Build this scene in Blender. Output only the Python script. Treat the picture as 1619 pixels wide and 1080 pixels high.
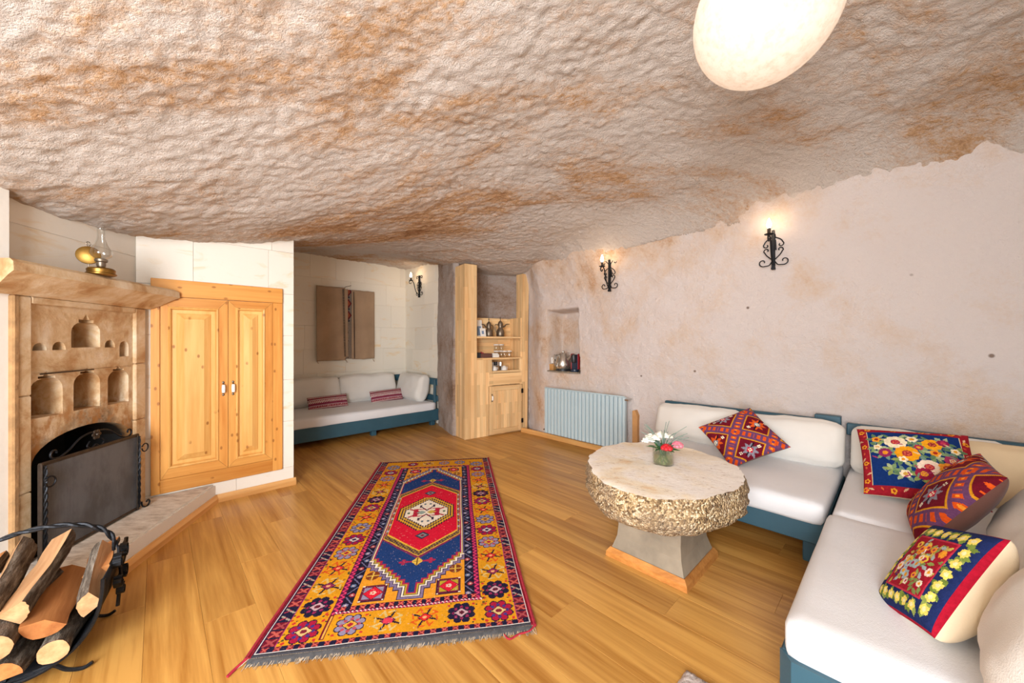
import bpy, bmesh, math, random
import numpy as np
from mathutils import Vector, Matrix

for o in list(bpy.data.objects): bpy.data.objects.remove(o)
S = bpy.context.scene
C = S.collection
R = math.radians
random.seed(7)
rng = np.random.RandomState(11)

# ---------------------------------------------------------------- camera, light, exposure
CAMH, F = 1.25, 585.0
cam = bpy.data.objects.new('camera', bpy.data.cameras.new('camera'))
C.objects.link(cam); S.camera = cam
cam.location = (0, 0, CAMH); cam.rotation_euler = (R(90), 0, 0)
cam.data.sensor_width = 36; cam.data.lens = 36 * F / 1619; cam.data.clip_start = .02

w = bpy.data.worlds.new('world'); S.world = w; w.use_nodes = True
w.node_tree.nodes['Background'].inputs[0].default_value = (.86, .93, 1, 1)
w.node_tree.nodes['Background'].inputs[1].default_value = 1.2

def area(name, loc, direction, sx, sy, power, col):
    l = bpy.data.lights.new(name, 'AREA'); l.shape = 'RECTANGLE'; l.size = sx; l.size_y = sy
    l.energy = power; l.color = col
    o = bpy.data.objects.new(name, l); C.objects.link(o); o.location = loc
    o.rotation_euler = Vector(direction).to_track_quat('-Z', 'Y').to_euler()
    return o
# daylight of the back window, lying in its pane
area('window_back_offscreen', (-.86, -1.435, 1.40), (0, 1, 0), 1.36, 1.76, 165, (.92, .96, 1))
S.view_settings.view_transform = 'Standard'; S.view_settings.look = 'None'
S.view_settings.gamma = 1; S.view_settings.use_curve_mapping = False
S.view_settings.exposure = 0.58

# ---------------------------------------------------------------- helpers
def lin(h):
    if isinstance(h, str):
        h = h.lstrip('#'); c = [int(h[i:i+2], 16) / 255 for i in (0, 2, 4)]
        return tuple(x / 12.92 if x <= .04045 else ((x + .055) / 1.055) ** 2.4 for x in c)
    return tuple(h)
def c4(h): return lin(h) + (1,)

class NT:
    """tiny node-material builder"""
    def __init__(s, name):
        s.m = bpy.data.materials.new(name); s.m.use_nodes = True
        s.t = s.m.node_tree; s.n = s.t.nodes; s.b = s.n['Principled BSDF']; s.out = s.n['Material Output']
    def node(s, typ, **kw):
        n = s.n.new(typ)
        for k, v in kw.items(): setattr(n, k, v)
        return n
    def link(s, a, b): s.t.links.new(a, b)
    def setin(s, n, key, v):
        if hasattr(v, 'is_output') or isinstance(v, bpy.types.NodeSocket): s.link(v, n.inputs[key])
        else: n.inputs[key].default_value = v
    def coord(s, kind='Object', scale=(1, 1, 1), rot=(0, 0, 0), rand=False):
        v = s.node('ShaderNodeTexCoord').outputs[kind]
        if rand:
            oi = s.node('ShaderNodeObjectInfo'); mu = s.node('ShaderNodeMath', operation='MULTIPLY'); mu.inputs[1].default_value = 37
            s.link(oi.outputs['Random'], mu.inputs[0])
            ad = s.node('ShaderNodeVectorMath', operation='ADD'); s.link(v, ad.inputs[0]); s.link(mu.outputs[0], ad.inputs[1]); v = ad.outputs[0]
        mp = s.node('ShaderNodeMapping'); mp.inputs['Scale'].default_value = scale; mp.inputs['Rotation'].default_value = rot
        s.link(v, mp.inputs[0]); return mp.outputs[0]
    def rnd(s): return s.node('ShaderNodeObjectInfo').outputs['Random']
    def noise(s, vec, scale=5, detail=4, rough=.55, dist=0):
        n = s.node('ShaderNodeTexNoise'); s.link(vec, n.inputs['Vector'])
        n.inputs['Scale'].default_value = scale; n.inputs['Detail'].default_value = detail
        n.inputs['Roughness'].default_value = rough; n.inputs['Distortion'].default_value = dist
        return n.outputs['Fac']
    def voro(s, vec, scale=5, feature='F1', out='Distance'):
        n = s.node('ShaderNodeTexVoronoi', feature=feature); s.link(vec, n.inputs['Vector']); n.inputs['Scale'].default_value = scale
        return n.outputs[out]
    def wave(s, vec, scale=5, dist=3, detail=2, direction='X', dscale=1):
        n = s.node('ShaderNodeTexWave', bands_direction=direction); s.link(vec, n.inputs['Vector'])
        n.inputs['Scale'].default_value = scale; n.inputs['Distortion'].default_value = dist
        n.inputs['Detail'].default_value = detail; n.inputs['Detail Scale'].default_value = dscale
        return n.outputs['Fac']
    def ramp(s, fac, *stops, interp='LINEAR'):
        n = s.node('ShaderNodeValToRGB'); s.link(fac, n.inputs[0]); e = n.color_ramp; e.interpolation = interp
        while len(e.elements) < len(stops): e.elements.new(.5)
        for el, (p, col) in zip(e.elements, stops):
            el.position = p; el.color = c4(col) if not isinstance(col, (int, float)) else (col, col, col, 1)
        return n.outputs[0]
    def mix(s, fac, a, b, blend='MIX'):
        n = s.node('ShaderNodeMix', data_type='RGBA', blend_type=blend)
        for k, v in ((0, fac), (6, a), (7, b)):
            if isinstance(v, bpy.types.NodeSocket): s.link(v, n.inputs[k])
            else: n.inputs[k].default_value = v if k == 0 else c4(v)
        return n.outputs[2]
    def math(s, op, a, b=0):
        n = s.node('ShaderNodeMath', operation=op)
        for i, v in enumerate((a, b)):
            if isinstance(v, bpy.types.NodeSocket): s.link(v, n.inputs[i])
            else: n.inputs[i].default_value = v
        return n.outputs[0]
    def attr(s, name='Col'):
        n = s.node('ShaderNodeAttribute', attribute_name=name); return n.outputs['Color']
    def bump(s, h, strength=.4, dist=.01, prev=None):
        n = s.node('ShaderNodeBump'); s.link(h, n.inputs['Height']); n.inputs['Strength'].default_value = strength
        n.inputs['Distance'].default_value = dist
        if prev: s.link(prev, n.inputs['Normal'])
        return n.outputs[0]
    def done(s, col=None, rough=.6, metal=0, bump=None, spec=.5, **kw):
        if col is not None:
            if isinstance(col, bpy.types.NodeSocket): s.link(col, s.b.inputs['Base Color'])
            else: s.b.inputs['Base Color'].default_value = c4(col)
        if isinstance(rough, bpy.types.NodeSocket): s.link(rough, s.b.inputs['Roughness'])
        else: s.b.inputs['Roughness'].default_value = rough
        s.b.inputs['Metallic'].default_value = metal
        s.b.inputs['Specular IOR Level'].default_value = spec
        if bump: s.link(bump, s.b.inputs['Normal'])
        for k, v in kw.items(): s.b.inputs[k.replace('_', ' ')].default_value = v
        return s.m

def plain(name, col, rough=.6, metal=0, vary=.12, scale=12, bumpd=0, bscale=60, spec=.5, **kw):
    n = NT(name); v = n.coord()
    a = np.array(lin(col))
    cc = n.ramp(n.noise(v, scale, 4), (.3, tuple(np.clip(a * (1 - vary), 0, 1))), (.7, tuple(np.clip(a * (1 + vary), 0, 1))))
    b = n.bump(n.noise(v, bscale, 3), .5, bumpd) if bumpd else None
    return n.done(cc, rough, metal, b, spec, **kw)

# room frame: t runs along the right wall from the far corner, s is the distance from that wall
W0 = np.array([.18, 5.15]); AX = np.array([.692, -.722]); BX = np.array([-.722, -.692])
AX = AX / np.linalg.norm(AX); BX = BX / np.linalg.norm(BX)
RZ = math.atan2(AX[1], AX[0])
def TS(t, s, z=0.0):
    p = W0 + AX * t + BX * s; return Vector((p[0], p[1], z))
def TSV(t, s, z):
    p = AX * t + BX * s; return Vector((p[0], p[1], z))

def tag(o, label=None, cat=None, group=None, kind=None):
    if label: o['label'] = label
    if cat: o['category'] = cat
    if group: o['group'] = group
    if kind: o['kind'] = kind
    return o
def empty(name, loc, rz=0, label=None, cat=None, group=None, kind=None):
    o = bpy.data.objects.new(name, None); C.objects.link(o); o.location = loc; o.rotation_euler = (0, 0, rz)
    o.empty_display_size = .1
    return tag(o, label, cat, group, kind)
def link(name, me, parent=None, loc=None, rz=0):
    o = bpy.data.objects.new(name, me); C.objects.link(o)
    if parent: o.parent = parent
    if loc is not None: o.location = loc
    if rz: o.rotation_euler = (0, 0, rz)
    return o
def copy_tree(o, parent=None):
    c = o.copy(); C.objects.link(c); c.parent = parent
    for ch in list(o.children): copy_tree(ch, c)
    return c

class MB:
    def __init__(s): s.v = []; s.f = []; s.mi = []; s.cur = 0
    def add(s, vs, fs):
        k = len(s.v); s.v += [tuple(v) for v in vs]
        s.f += [tuple(i + k for i in f) for f in fs]; s.mi += [s.cur] * len(fs); return s
    def box(s, x0, x1, y0, y1, z0, z1, ch=0.0, M=None):
        if ch <= 0:
            vs = [(x, y, z) for z in (z0, z1) for y in (y0, y1) for x in (x0, x1)]
            fs = [(0, 2, 3, 1), (4, 5, 7, 6), (0, 1, 5, 4), (2, 6, 7, 3), (0, 4, 6, 2), (1, 3, 7, 5)]
        else:
            ch = min(ch, (x1-x0)*.45, (y1-y0)*.45, (z1-z0)*.45)
            X = (x0, x1); Y = (y0, y1); Z = (z0, z1); vs = []; idx = {}
            for i in (0, 1):
                for j in (0, 1):
                    for k in (0, 1):
                        sx = ch if i == 0 else -ch; sy = ch if j == 0 else -ch; sz = ch if k == 0 else -ch
                        for ax in range(3):
                            p = [X[i] + sx, Y[j] + sy, Z[k] + sz]; p[ax] = (X[i], Y[j], Z[k])[ax]
                            idx[(i, j, k, ax)] = len(vs); vs.append(tuple(p))
            fs = []
            q = lambda *a: fs.append(tuple(idx[x] for x in a))
            for i in (0, 1):
                q((i,0,0,0),(i,0,1,0),(i,1,1,0),(i,1,0,0)) if i == 0 else q((i,0,0,0),(i,1,0,0),(i,1,1,0),(i,0,1,0))
                q((0,i,0,1),(1,i,0,1),(1,i,1,1),(0,i,1,1)) if i == 0 else q((0,i,0,1),(0,i,1,1),(1,i,1,1),(1,i,0,1))
                q((0,0,i,2),(0,1,i,2),(1,1,i,2),(1,0,i,2)) if i == 0 else q((0,0,i,2),(1,0,i,2),(1,1,i,2),(0,1,i,2))
            for i in (0, 1):
                for j in (0, 1):
                    q((i,j,0,0),(i,j,1,0),(i,j,1,1),(i,j,0,1))
                    q((i,0,j,0),(i,1,j,0),(i,1,j,2),(i,0,j,2))
                    q((0,i,j,1),(1,i,j,1),(1,i,j,2),(0,i,j,2))
                    for k in (0, 1): q((i,j,k,0),(i,j,k,1),(i,j,k,2))
        if M is not None: vs = [tuple(M @ Vector(v)) for v in vs]
        return s.add(vs, fs)
    def prism(s, poly, z0, z1, axis='z', M=None):
        """poly of 2D points extruded along axis (y: poly is x,z)"""
        n = len(poly)
        if axis == 'z': vs = [(x, y, z0) for x, y in poly] + [(x, y, z1) for x, y in poly]
        elif axis == 'y': vs = [(x, z0, y) for x, y in poly] + [(x, z1, y) for x, y in poly]
        else: vs = [(z0, x, y) for x, y in poly] + [(z1, x, y) for x, y in poly]
        fs = [tuple(range(n))[::-1], tuple(range(n, 2*n))] + [(i, (i+1) % n, n + (i+1) % n, n + i) for i in range(n)]
        if M is not None: vs = [tuple(M @ Vector(v)) for v in vs]
        return s.add(vs, fs)
    def tube(s, pts, r, seg=8, cap=True, flat=1.0):
        pts = [Vector(p) for p in pts]; n = len(pts)
        rr = r if hasattr(r, '__len__') else [r] * n
        vs = []; fs = []; prev = None
        for i, p in enumerate(pts):
            t = (pts[min(i+1, n-1)] - pts[max(i-1, 0)]).normalized()
            if prev is None:
                u = t.orthogonal().normalized()
            else:
                u = prev - t * prev.dot(t)
                u = u.normalized() if u.length > 1e-6 else t.orthogonal().normalized()
            prev = u; v = t.cross(u)
            for k in range(seg):
                a = 2 * math.pi * k / seg
                vs.append(tuple(p + (u * math.cos(a) + v * math.sin(a) * flat) * rr[i]))
        for i in range(n - 1):
            for k in range(seg):
                a = i*seg + k; b = i*seg + (k+1) % seg
                fs.append((a, b, b + seg, a + seg))
        if cap: fs += [tuple(range(seg))[::-1], tuple(range((n-1)*seg, n*seg))]
        return s.add(vs, fs)
    def lathe(s, prof, seg=20, c=(0, 0), M=None):
        vs = []; fs = []
        for r, z in prof:
            for k in range(seg):
                a = 2*math.pi*k/seg; vs.append((c[0] + r*math.cos(a), c[1] + r*math.sin(a), z))
        for i in range(len(prof) - 1):
            for k in range(seg):
                a = i*seg + k; b = i*seg + (k+1) % seg; fs.append((a, b, b+seg, a+seg))
        if prof[0][0] > 1e-5: fs.append(tuple(range(seg))[::-1])
        if prof[-1][0] > 1e-5: fs.append(tuple(range((len(prof)-1)*seg, len(prof)*seg)))
        if M is not None: vs = [tuple(M @ Vector(v)) for v in vs]
        return s.add(vs, fs)
    def ball(s, c, r, seg=10, rings=7, sc=(1, 1, 1)):
        prof = [(max(1e-6, math.sin(math.pi*i/rings)) * r, -math.cos(math.pi*i/rings) * r) for i in range(rings+1)]
        M = Matrix.Translation(c) @ Matrix.Diagonal((sc[0], sc[1], sc[2], 1))
        return s.lathe(prof, seg, M=M)
    def build(s, name, mats, parent=None, smooth=False, loc=None, rz=0, kind=None, label=None):
        o = link(name, s.mesh(name, mats, smooth), parent, loc, rz)
        if kind: o['kind'] = kind
        if label: o['label'] = label
        return o
    def mesh(s, name, mats, smooth=False):
        me = bpy.data.meshes.new(name); me.from_pydata(s.v, [], s.f)
        for m in (mats if isinstance(mats, (list, tuple)) else [mats]): me.materials.append(m)
        if any(s.mi): me.polygons.foreach_set('material_index', s.mi)
        me.validate()
        bm = bmesh.new(); bm.from_mesh(me); bmesh.ops.recalc_face_normals(bm, faces=bm.faces); bm.to_mesh(me); bm.free()
        if smooth:
            me.polygons.foreach_set('use_smooth', [True] * len(me.polygons))
            if smooth != 'full': me.set_sharp_from_angle(angle=R(38))
        me.update(); return me

def grid_mesh(name, P, mats, smooth=True, flip=False, colors=None, closed_u=False):
    """P: (nu,nv,3) array; colors (nu-1,nv-1,3) per face"""
    nu, nv = P.shape[:2]
    idx = np.arange(nu*nv).reshape(nu, nv)
    q = np.stack([idx[:-1, :-1], idx[1:, :-1], idx[1:, 1:], idx[:-1, 1:]], -1).reshape(-1, 4)
    if flip: q = q[:, ::-1]
    me = bpy.data.meshes.new(name); nf = len(q)
    me.vertices.add(nu*nv); me.vertices.foreach_set('co', P.reshape(-1).astype(np.float32))
    me.loops.add(nf*4); me.loops.foreach_set('vertex_index', q.reshape(-1).astype(np.int32))
    me.polygons.add(nf); me.polygons.foreach_set('loop_start', np.arange(0, nf*4, 4, dtype=np.int32))
    me.update(calc_edges=True)
    if smooth: me.polygons.foreach_set('use_smooth', np.ones(nf, bool))
    for m in (mats if isinstance(mats, (list, tuple)) else [mats]): me.materials.append(m)
    if colors is not None:
        ca = me.color_attributes.new('Col', 'FLOAT_COLOR', 'CORNER')
        cc = np.ones((nf, 4, 4), np.float32); cc[:, :, :3] = colors.reshape(-1, 1, 3)
        ca.data.foreach_set('color', cc.reshape(-1))
    return me

_tab = np.random.RandomState(3).rand(256, 256)
def vn(x, y, sd=0):
    x = x + sd * 17.31; y = y + sd * 9.77
    xi = np.floor(x).astype(int); yi = np.floor(y).astype(int); fx = x - xi; fy = y - yi
    fx = fx*fx*(3-2*fx); fy = fy*fy*(3-2*fy)
    g = lambda i, j: _tab[(xi+i) & 255, (yi+j) & 255]
    return (g(0,0)*(1-fx)+g(1,0)*fx)*(1-fy) + (g(0,1)*(1-fx)+g(1,1)*fx)*fy - .5
def fbm(x, y, octv=4, sd=0, gain=.5):
    r = 0; a = 1; s = 1
    for k in range(octv): r = r + a * vn(x*s, y*s, sd+k); a *= gain; s *= 2.03
    return r
def sstep(a, b, x):
    t = np.clip((x - a) / (b - a), 0, 1); return t*t*(3-2*t)
def catmull(pts, n=8):
    P = [np.array(p, float) for p in pts]; P = [2*P[0]-P[1]] + P + [2*P[-1]-P[-2]]; out = []
    for i in range(1, len(P)-2):
        for k in range(n):
            t = k/n; a, b, c, d = P[i-1:i+3]
            out.append(.5*((2*b) + (c-a)*t + (2*a-5*b+4*c-d)*t*t + (3*b-a-3*c+d)*t**3))
    out.append(P[-2]); return out
def spiral(cx, cy, r0, a0, turns, r1=.25, n=18):
    """2D scroll end: starts at radius r0, angle a0, winds to r1*r0"""
    return [(cx + r0*(1-(1-r1)*k/n)*math.cos(a0+turns*2*math.pi*k/n), cy + r0*(1-(1-r1)*k/n)*math.sin(a0+turns*2*math.pi*k/n)) for k in range(n+1)]
# ---------------------------------------------------------------- materials
def wood(name, dark, light, axis='X', scale=1.0, rough=.45, rand=True, knots=False, stave=None, rvar=.14):
    """axis = grain direction in object space"""
    n = NT(name)
    st = {'X': (.42, 9, 9), 'Y': (9, .55, 9), 'Z': (9, 9, .55)}[axis]
    v = n.coord('Object', tuple(a*scale for a in st), rand=rand)
    f1 = n.noise(v, 1.0, 6, .6, .8); f2 = n.noise(v, 5.5, 3, .6)
    f = n.math('ADD', n.math('MULTIPLY', f1, .7), n.math('MULTIPLY', f2, .3))
    col = n.ramp(f, (.36, dark), (.60, light))
    if stave:
        rot = {'X': (0, 0, 0), 'Z': (0, R(90), 0), 'Y': (0, 0, R(90))}[axis]
        bt = n.node('ShaderNodeTexBrick'); bt.offset = .37; bt.inputs['Scale'].default_value = 1
        # each stave gets its own tone
        cx = n.node('ShaderNodeTexCoord').outputs['Object']
        sp = n.node('ShaderNodeSeparateXYZ'); n.link(cx, sp.inputs[0]); cb = n.node('ShaderNodeCombineXYZ')
        lo = {'X': 0, 'Y': 1, 'Z': 2}[axis]; others = [i for i in range(3) if i != lo]
        n.link(sp.outputs[lo], cb.inputs[0])
        n.link(n.math('ADD', sp.outputs[others[0]], sp.outputs[others[1]]), cb.inputs[1])
        n.link(cb.outputs[0], bt.inputs['Vector'])
        bt.inputs['Color1'].default_value = (0, 0, 0, 1); bt.inputs['Color2'].default_value = (1, 1, 1, 1)
        bt.inputs['Mortar'].default_value = (.5, .5, .5, 1)
        bt.inputs['Mortar Size'].default_value = .0005; bt.inputs['Brick Width'].default_value = stave[0]; bt.inputs['Row Height'].default_value = stave[1]
        hi = tuple(min(1, x*1.25) for x in lin(light)); lo_ = tuple(x*.72 for x in lin(dark))
        tone = n.ramp(bt.outputs['Color'], (0, .80), (1, 1.14))
        col = n.mix(1.0, col, tone, 'MULTIPLY')
    if rvar:
        tn = n.ramp(n.rnd(), (0, 1 - rvar), (1, 1 + rvar))
        col = n.mix(1.0, col, tn, 'MULTIPLY')
    if knots:
        kv = n.coord('Object', {'X': (6, 9, 10), 'Y': (10, 6, 10), 'Z': (10, 9, 6)}[axis], rand=rand)
        s3 = n.node('ShaderNodeSeparateXYZ'); n.link(kv, s3.inputs[0]); c3 = n.node('ShaderNodeCombineXYZ'); n.link(s3.outputs[0], c3.inputs[0]); n.link(s3.outputs[2], c3.inputs[1])
        vk = n.node('ShaderNodeTexVoronoi', voronoi_dimensions='2D'); n.link(c3.outputs[0], vk.inputs['Vector']); vk.inputs['Scale'].default_value = 1.0
        k = n.ramp(vk.outputs['Distance'], (.05, 1.0), (.10, 0.0))
        k2 = n.ramp(n.noise(kv, .7, 1), (.44, 0.0), (.50, 1.0))
        col = n.mix(n.math('MULTIPLY', k, n.math('MULTIPLY', k2, .75)), col, '#8a4f1c')
    b = n.bump(f, .15, .002)
    return n.done(col, rough, 0, b, .4)

M_floor = wood('oak_laminate', '#a06a2a', '#cf9c52', 'X', 1.0, .34, rvar=.10)
M_trim = wood('trim_wood', '#c08748', '#dca868', 'X', 1.2, .45)
M_pine = wood('pine_vertical', '#c37d33', '#d99e52', 'Z', 1.0, .4, knots=True, rvar=.06)
M_pineH = wood('pine_horizontal', '#ba752d', '#d2964b', 'X', 1.0, .4, knots=True, rvar=.06)
M_pineP = wood('pine_panel', '#cf9449', '#e2b36c', 'Z', .8, .38, knots=True, rvar=.04)
M_stave = wood('staved_pine', '#dfaf76', '#f2d09c', 'Z', 1.0, .45, stave=(.42, .045), rvar=.05)
M_staveH = wood('staved_pine_shelf', '#dfaf76', '#f2d09c', 'X', 1.0, .45, stave=(.42, .045), rvar=.05)

def rock(name, pale, tan, brown, mixpos=.5, bumpd=.012, scale=1.0, patch=1.0, rot=0, wts=(.5, .24, .26), hole_shade=0, fade=0, rise=0):
    n = NT(name); v = n.coord('Object', (1, 1, 1), (0, 0, rot)); vs = n.coord('Object', (.8, 1.9, 1.4), (0, 0, rot))
    big = n.noise(vs, .75 * patch, 4, .6, .6)
    mid = n.noise(vs, 4.0 * patch, 6, .7, .3)
    fine = n.noise(n.coord('Object', (.8, 1.25, 1.1), (0, 0, rot)), 34*scale, 6, .72); grit = n.noise(v, 110*scale, 3, .7)
    f = n.math('ADD', n.math('MULTIPLY', big, wts[0]), n.math('ADD', n.math('MULTIPLY', mid, wts[1]), n.math('MULTIPLY', fine, wts[2])))
    if fade:   # the crust thins out to the paler wall rock along the right wall
        dt = n.node('ShaderNodeVectorMath', operation='DOT_PRODUCT'); n.link(n.node('ShaderNodeTexCoord').outputs['Object'], dt.inputs[0]); dt.inputs[1].default_value = (BX[0], BX[1], 0)
        sd_ = n.math('SUBTRACT', dt.outputs['Value'], float(W0 @ BX))
        fc = n.ramp(sd_, (.15, 1.0), (1.0, 0.0)); f = n.math('SUBTRACT', f, n.math('MULTIPLY', fc, fade))
    if rise:   # upper wall keeps more of the tan crust
        sz = n.node('ShaderNodeSeparateXYZ'); n.link(n.node('ShaderNodeTexCoord').outputs['Object'], sz.inputs[0])
        f = n.math('ADD', f, n.math('MULTIPLY', n.ramp(n.math('MULTIPLY', sz.outputs[2], .4), (.66, 0.0), (.92, 1.0)), rise))
    half = tuple((np.array(lin(pale))+np.array(lin(tan)))/2)
    col = n.ramp(f, (mixpos-.05, pale), (mixpos+.01, half), (mixpos+.05, tan), (mixpos+.13, brown))
    if hole_shade:  # shade inside small holes, painted into the colour as flat dark spots
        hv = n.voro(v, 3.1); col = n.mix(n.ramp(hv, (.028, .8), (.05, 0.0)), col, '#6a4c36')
    b = n.bump(n.math('ADD', fine, n.math('MULTIPLY', grit, .4)), 1.0, bumpd*1.35)
    return n.done(col, .95, 0, b, .12)
M_ceil = rock('cave_ceiling_stone', '#e4d8ce', '#d3a981', '#a1744f', .525, .026, 1.0, 1.0, R(38), fade=.05)
M_wall = rock('cave_wall_stone', '#ded3ce', '#d9c2ae', '#bd9068', .53, .010, 1.3, .7, wts=(.6, .26, .14), hole_shade=1, rise=.045)
M_pillar = rock('pillar_stone', '#b9aca4', '#ab9688', '#8a6e58', .50, .014, 1.1, 1.4)

def ashlar(name, base, warm, rvar=.07):
    n = NT(name); v = n.coord('Object', (1, 1, 3.2), rand=True)
    band = n.noise(v, 2.2, 5, .6, 1.2); f2 = n.noise(n.coord(), 40, 3, .6)
    col = n.ramp(band, (.36, base), (.58, base), (.72, warm))
    tn = n.ramp(n.rnd(), (0, 1-rvar), (1, 1+rvar*.4))
    col = n.mix(1, col, tn, 'MULTIPLY')
    return n.done(col, .85, 0, n.bump(f2, .35, .003), .2)
M_ash = ashlar('cut_white_stone', '#e6dfd3', '#dfcaa9')
M_ash2 = ashlar('alcove_stone', '#efe7d8', '#ecd5b0', .05)
M_plaster = plain('white_plaster', '#e0dad0', .9, vary=.04, scale=3, bumpd=.003, bscale=30, spec=.2)

def fire_stone(name, soot=None):
    n = NT(name); v = n.coord(); 
    f = n.noise(v, 5, 6, .65, .5)
    col = n.ramp(f, (.3, '#e3d5be'), (.48, '#d0b590'), (.62, '#b48d62'), (.75, '#93704e'))
    if soot:   # smoke stain climbing out of the fire opening
        sp = n.node('ShaderNodeSeparateXYZ'); n.link(v, sp.inputs[0])
        d = n.math('ABSOLUTE', n.math('SUBTRACT', sp.outputs[0], .42))
        h = n.math('SUBTRACT', sp.outputs[2], .60)
        hh = n.math('MAXIMUM', h, 0)
        q = n.math('ADD', n.math('MULTIPLY', hh, 1.7), n.math('MULTIPLY', d, .9))
        q = n.math('ADD', q, n.math('MULTIPLY', n.noise(v, 7, 6, .75), .9))
        k = n.ramp(q, (.72, .9), (1.32, 0.0))
        col = n.mix(k, col, '#4a3628')
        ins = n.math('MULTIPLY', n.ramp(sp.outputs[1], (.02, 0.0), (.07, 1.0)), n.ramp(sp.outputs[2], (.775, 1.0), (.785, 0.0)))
        br = n.ramp(n.noise(n.coord('Object', (1, 1, .6)), 14, 5, .7), (.44, 0.0), (.58, .8))
        low = n.ramp(sp.outputs[2], (.85, 1.0), (1.15, .25))
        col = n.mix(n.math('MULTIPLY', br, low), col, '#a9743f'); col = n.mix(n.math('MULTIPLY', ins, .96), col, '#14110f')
    return n.done(col, .9, 0, n.bump(n.noise(v, 30, 5, .7), .6, .006), .2)
M_fire = fire_stone('carved_tuff'); M_soot = fire_stone('sooty_tuff', True)
M_black = plain('soot_black', '#1a1816', .95, vary=.4, scale=8, bumpd=.01, bscale=20)

def hearth_mat():
    n = NT('hearth_stone'); v = n.coord(); g = n.node('ShaderNodeNewGeometry'); sp = n.node('ShaderNodeSeparateXYZ'); n.link(g.outputs['Normal'], sp.inputs[0])
    top = n.ramp(n.noise(n.coord('Object', (1, 3, 1)), 7, 6, .7), (.35, '#a79a8c'), (.5, '#cbc0b3'), (.65, '#ddd5ca'))
    col = n.mix(n.ramp(sp.outputs[2], (.4, 0.0), (.6, 1.0)), '#e9e4dc', top)
    return n.done(col, .85, 0, n.bump(n.noise(v, 25, 4), .4, .005), .2)
M_hearth = hearth_mat()

def iron(name='wrought_iron', col='#24262a'):
    return plain(name, col, .48, .75, vary=.25, scale=30, bumpd=.0015, bscale=90)
M_iron = iron(); M_iron2 = iron('brown_iron', '#4a4038')
def mesh_mat():
    n = NT('fire_screen_mesh'); v = n.coord('Object', (1, 1, 1), (0, R(45), 0))
    ch = n.node('ShaderNodeTexChecker'); n.link(v, ch.inputs[0]); ch.inputs['Scale'].default_value = 330
    col = n.mix(n.math('MULTIPLY', ch.outputs['Fac'], .5), '#55585c', '#80838a')
    dirt = n.ramp(n.noise(n.coord('Object', (2, 1, 1)), 3, 5, .65), (.45, 0.0), (.62, .6))
    col = n.mix(dirt, col, '#3c3c3d')
    return n.done(col, .5, .1, n.bump(ch.outputs['Fac'], .4, .001), .4)
M_mesh = mesh_mat()

def fabric(name, col, vary=.04, weave=260, rough=.9, stain=None, bumpd=.001):
    n = NT(name); v = n.coord(); a = np.array(lin(col))
    cc = n.ramp(n.noise(v, 3, 4), (.3, tuple(a*(1-vary))), (.7, tuple(np.minimum(a*(1+vary), 1))))
    h = n.math('ADD', n.noise(v, weave, 2), n.math('MULTIPLY', n.noise(v, 9, 3, .6), 1.5))
    return n.done(cc, rough, 0, n.bump(h, .35, bumpd*3), .15, Sheen_Weight=.1)
M_linen = fabric('off_white_linen', '#e0dcd5'); M_matt = fabric('mattress_cotton', '#e0e0e2'); M_cream = fabric('cream_cotton', '#e2cfb0')
M_beige = fabric('beige_cotton', '#d3bb98'); M_brown = fabric('brown_velvet', '#6b4a42')
M_burlap = fabric('burlap', '#a98d72', .14, 420, .95, bumpd=.002)
M_teal = plain('teal_paint', '#2f5565', .45, vary=.08, scale=5, bumpd=.0008, bscale=40)
def vcol(name, rough=.95, bumpd=.002, bscale=500, wear=0):
    n = NT(name); v = n.coord(); c = n.attr('Col')
    if wear: c = n.mix(n.ramp(n.noise(v, 160, 3, .7), (.60, 0.0), (.72, wear)), c, '#d9b9a0')
    c = n.mix(1.0, c, n.ramp(n.noise(v, 90, 3), (.3, .82), (.7, 1.1)), 'MULTIPLY')
    return n.done(c, rough, 0, n.bump(n.noise(v, bscale, 2), .5, bumpd), .1)
M_knot = vcol('knotted_wool', wear=.25); M_kilim = vcol('embroidered_wool', bumpd=.003, bscale=300)

def table_top_mat():
    n = NT('millstone_top'); v = n.coord()
    f = n.noise(v, 3.2, 6, .65, .4); g = n.noise(n.coord('Object', (1, 2.5, 1), (0, 0, .3)), 26, 5, .75)
    col = n.ramp(f, (.46, '#efe9e2'), (.60, '#eaddc6'), (.70, '#d9b07c'))
    col = n.mix(n.ramp(g, (.33, .75), (.43, 0.0)), col, '#a58a70')
    return n.done(col, .8, 0, n.bump(g, .5, .006), .25)
def table_side_mat():
    n = NT('millstone_side'); v = n.coord()
    d = n.voro(v, 105); cc = n.voro(v, 105, 'F1', 'Color')
    sp = n.node('ShaderNodeSeparateColor'); n.link(cc, sp.inputs[0])
    col = n.ramp(sp.outputs[0], (0, '#5e4a36'), (.35, '#977c58'), (.7, '#c4a87e'), (1, '#e2d2b4'))
    col = n.mix(n.ramp(n.noise(v, 4, 4), (.40, .0), (.62, .6)), col, '#8d7a66')
    h = n.math('ADD', n.math('MULTIPLY', d, -1.0), n.noise(v, 30, 4))
    return n.done(col, .8, 0, n.bump(h, .9, .012), .25)
M_ttop = table_top_mat(); M_tside = table_side_mat()
M_plinth = plain('grey_stone', '#8f8371', .85, vary=.22, scale=7, bumpd=.003, bscale=40)
M_rad = plain('radiator_enamel', '#b9cdd4', .35, vary=.02, scale=3)
M_bark = (lambda n: n.done(n.ramp(n.noise(n.coord('Object', (1, 5, 5), rand=True), 9, 5, .7), (.3, '#3c322a'), (.5, '#6d6156'), (.68, '#a79c8e')), .95, 0, n.bump(n.noise(n.coord('Object', (2, 7, 7)), 9, 5, .7), 1, .02), .1))(NT('bark'))
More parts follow.
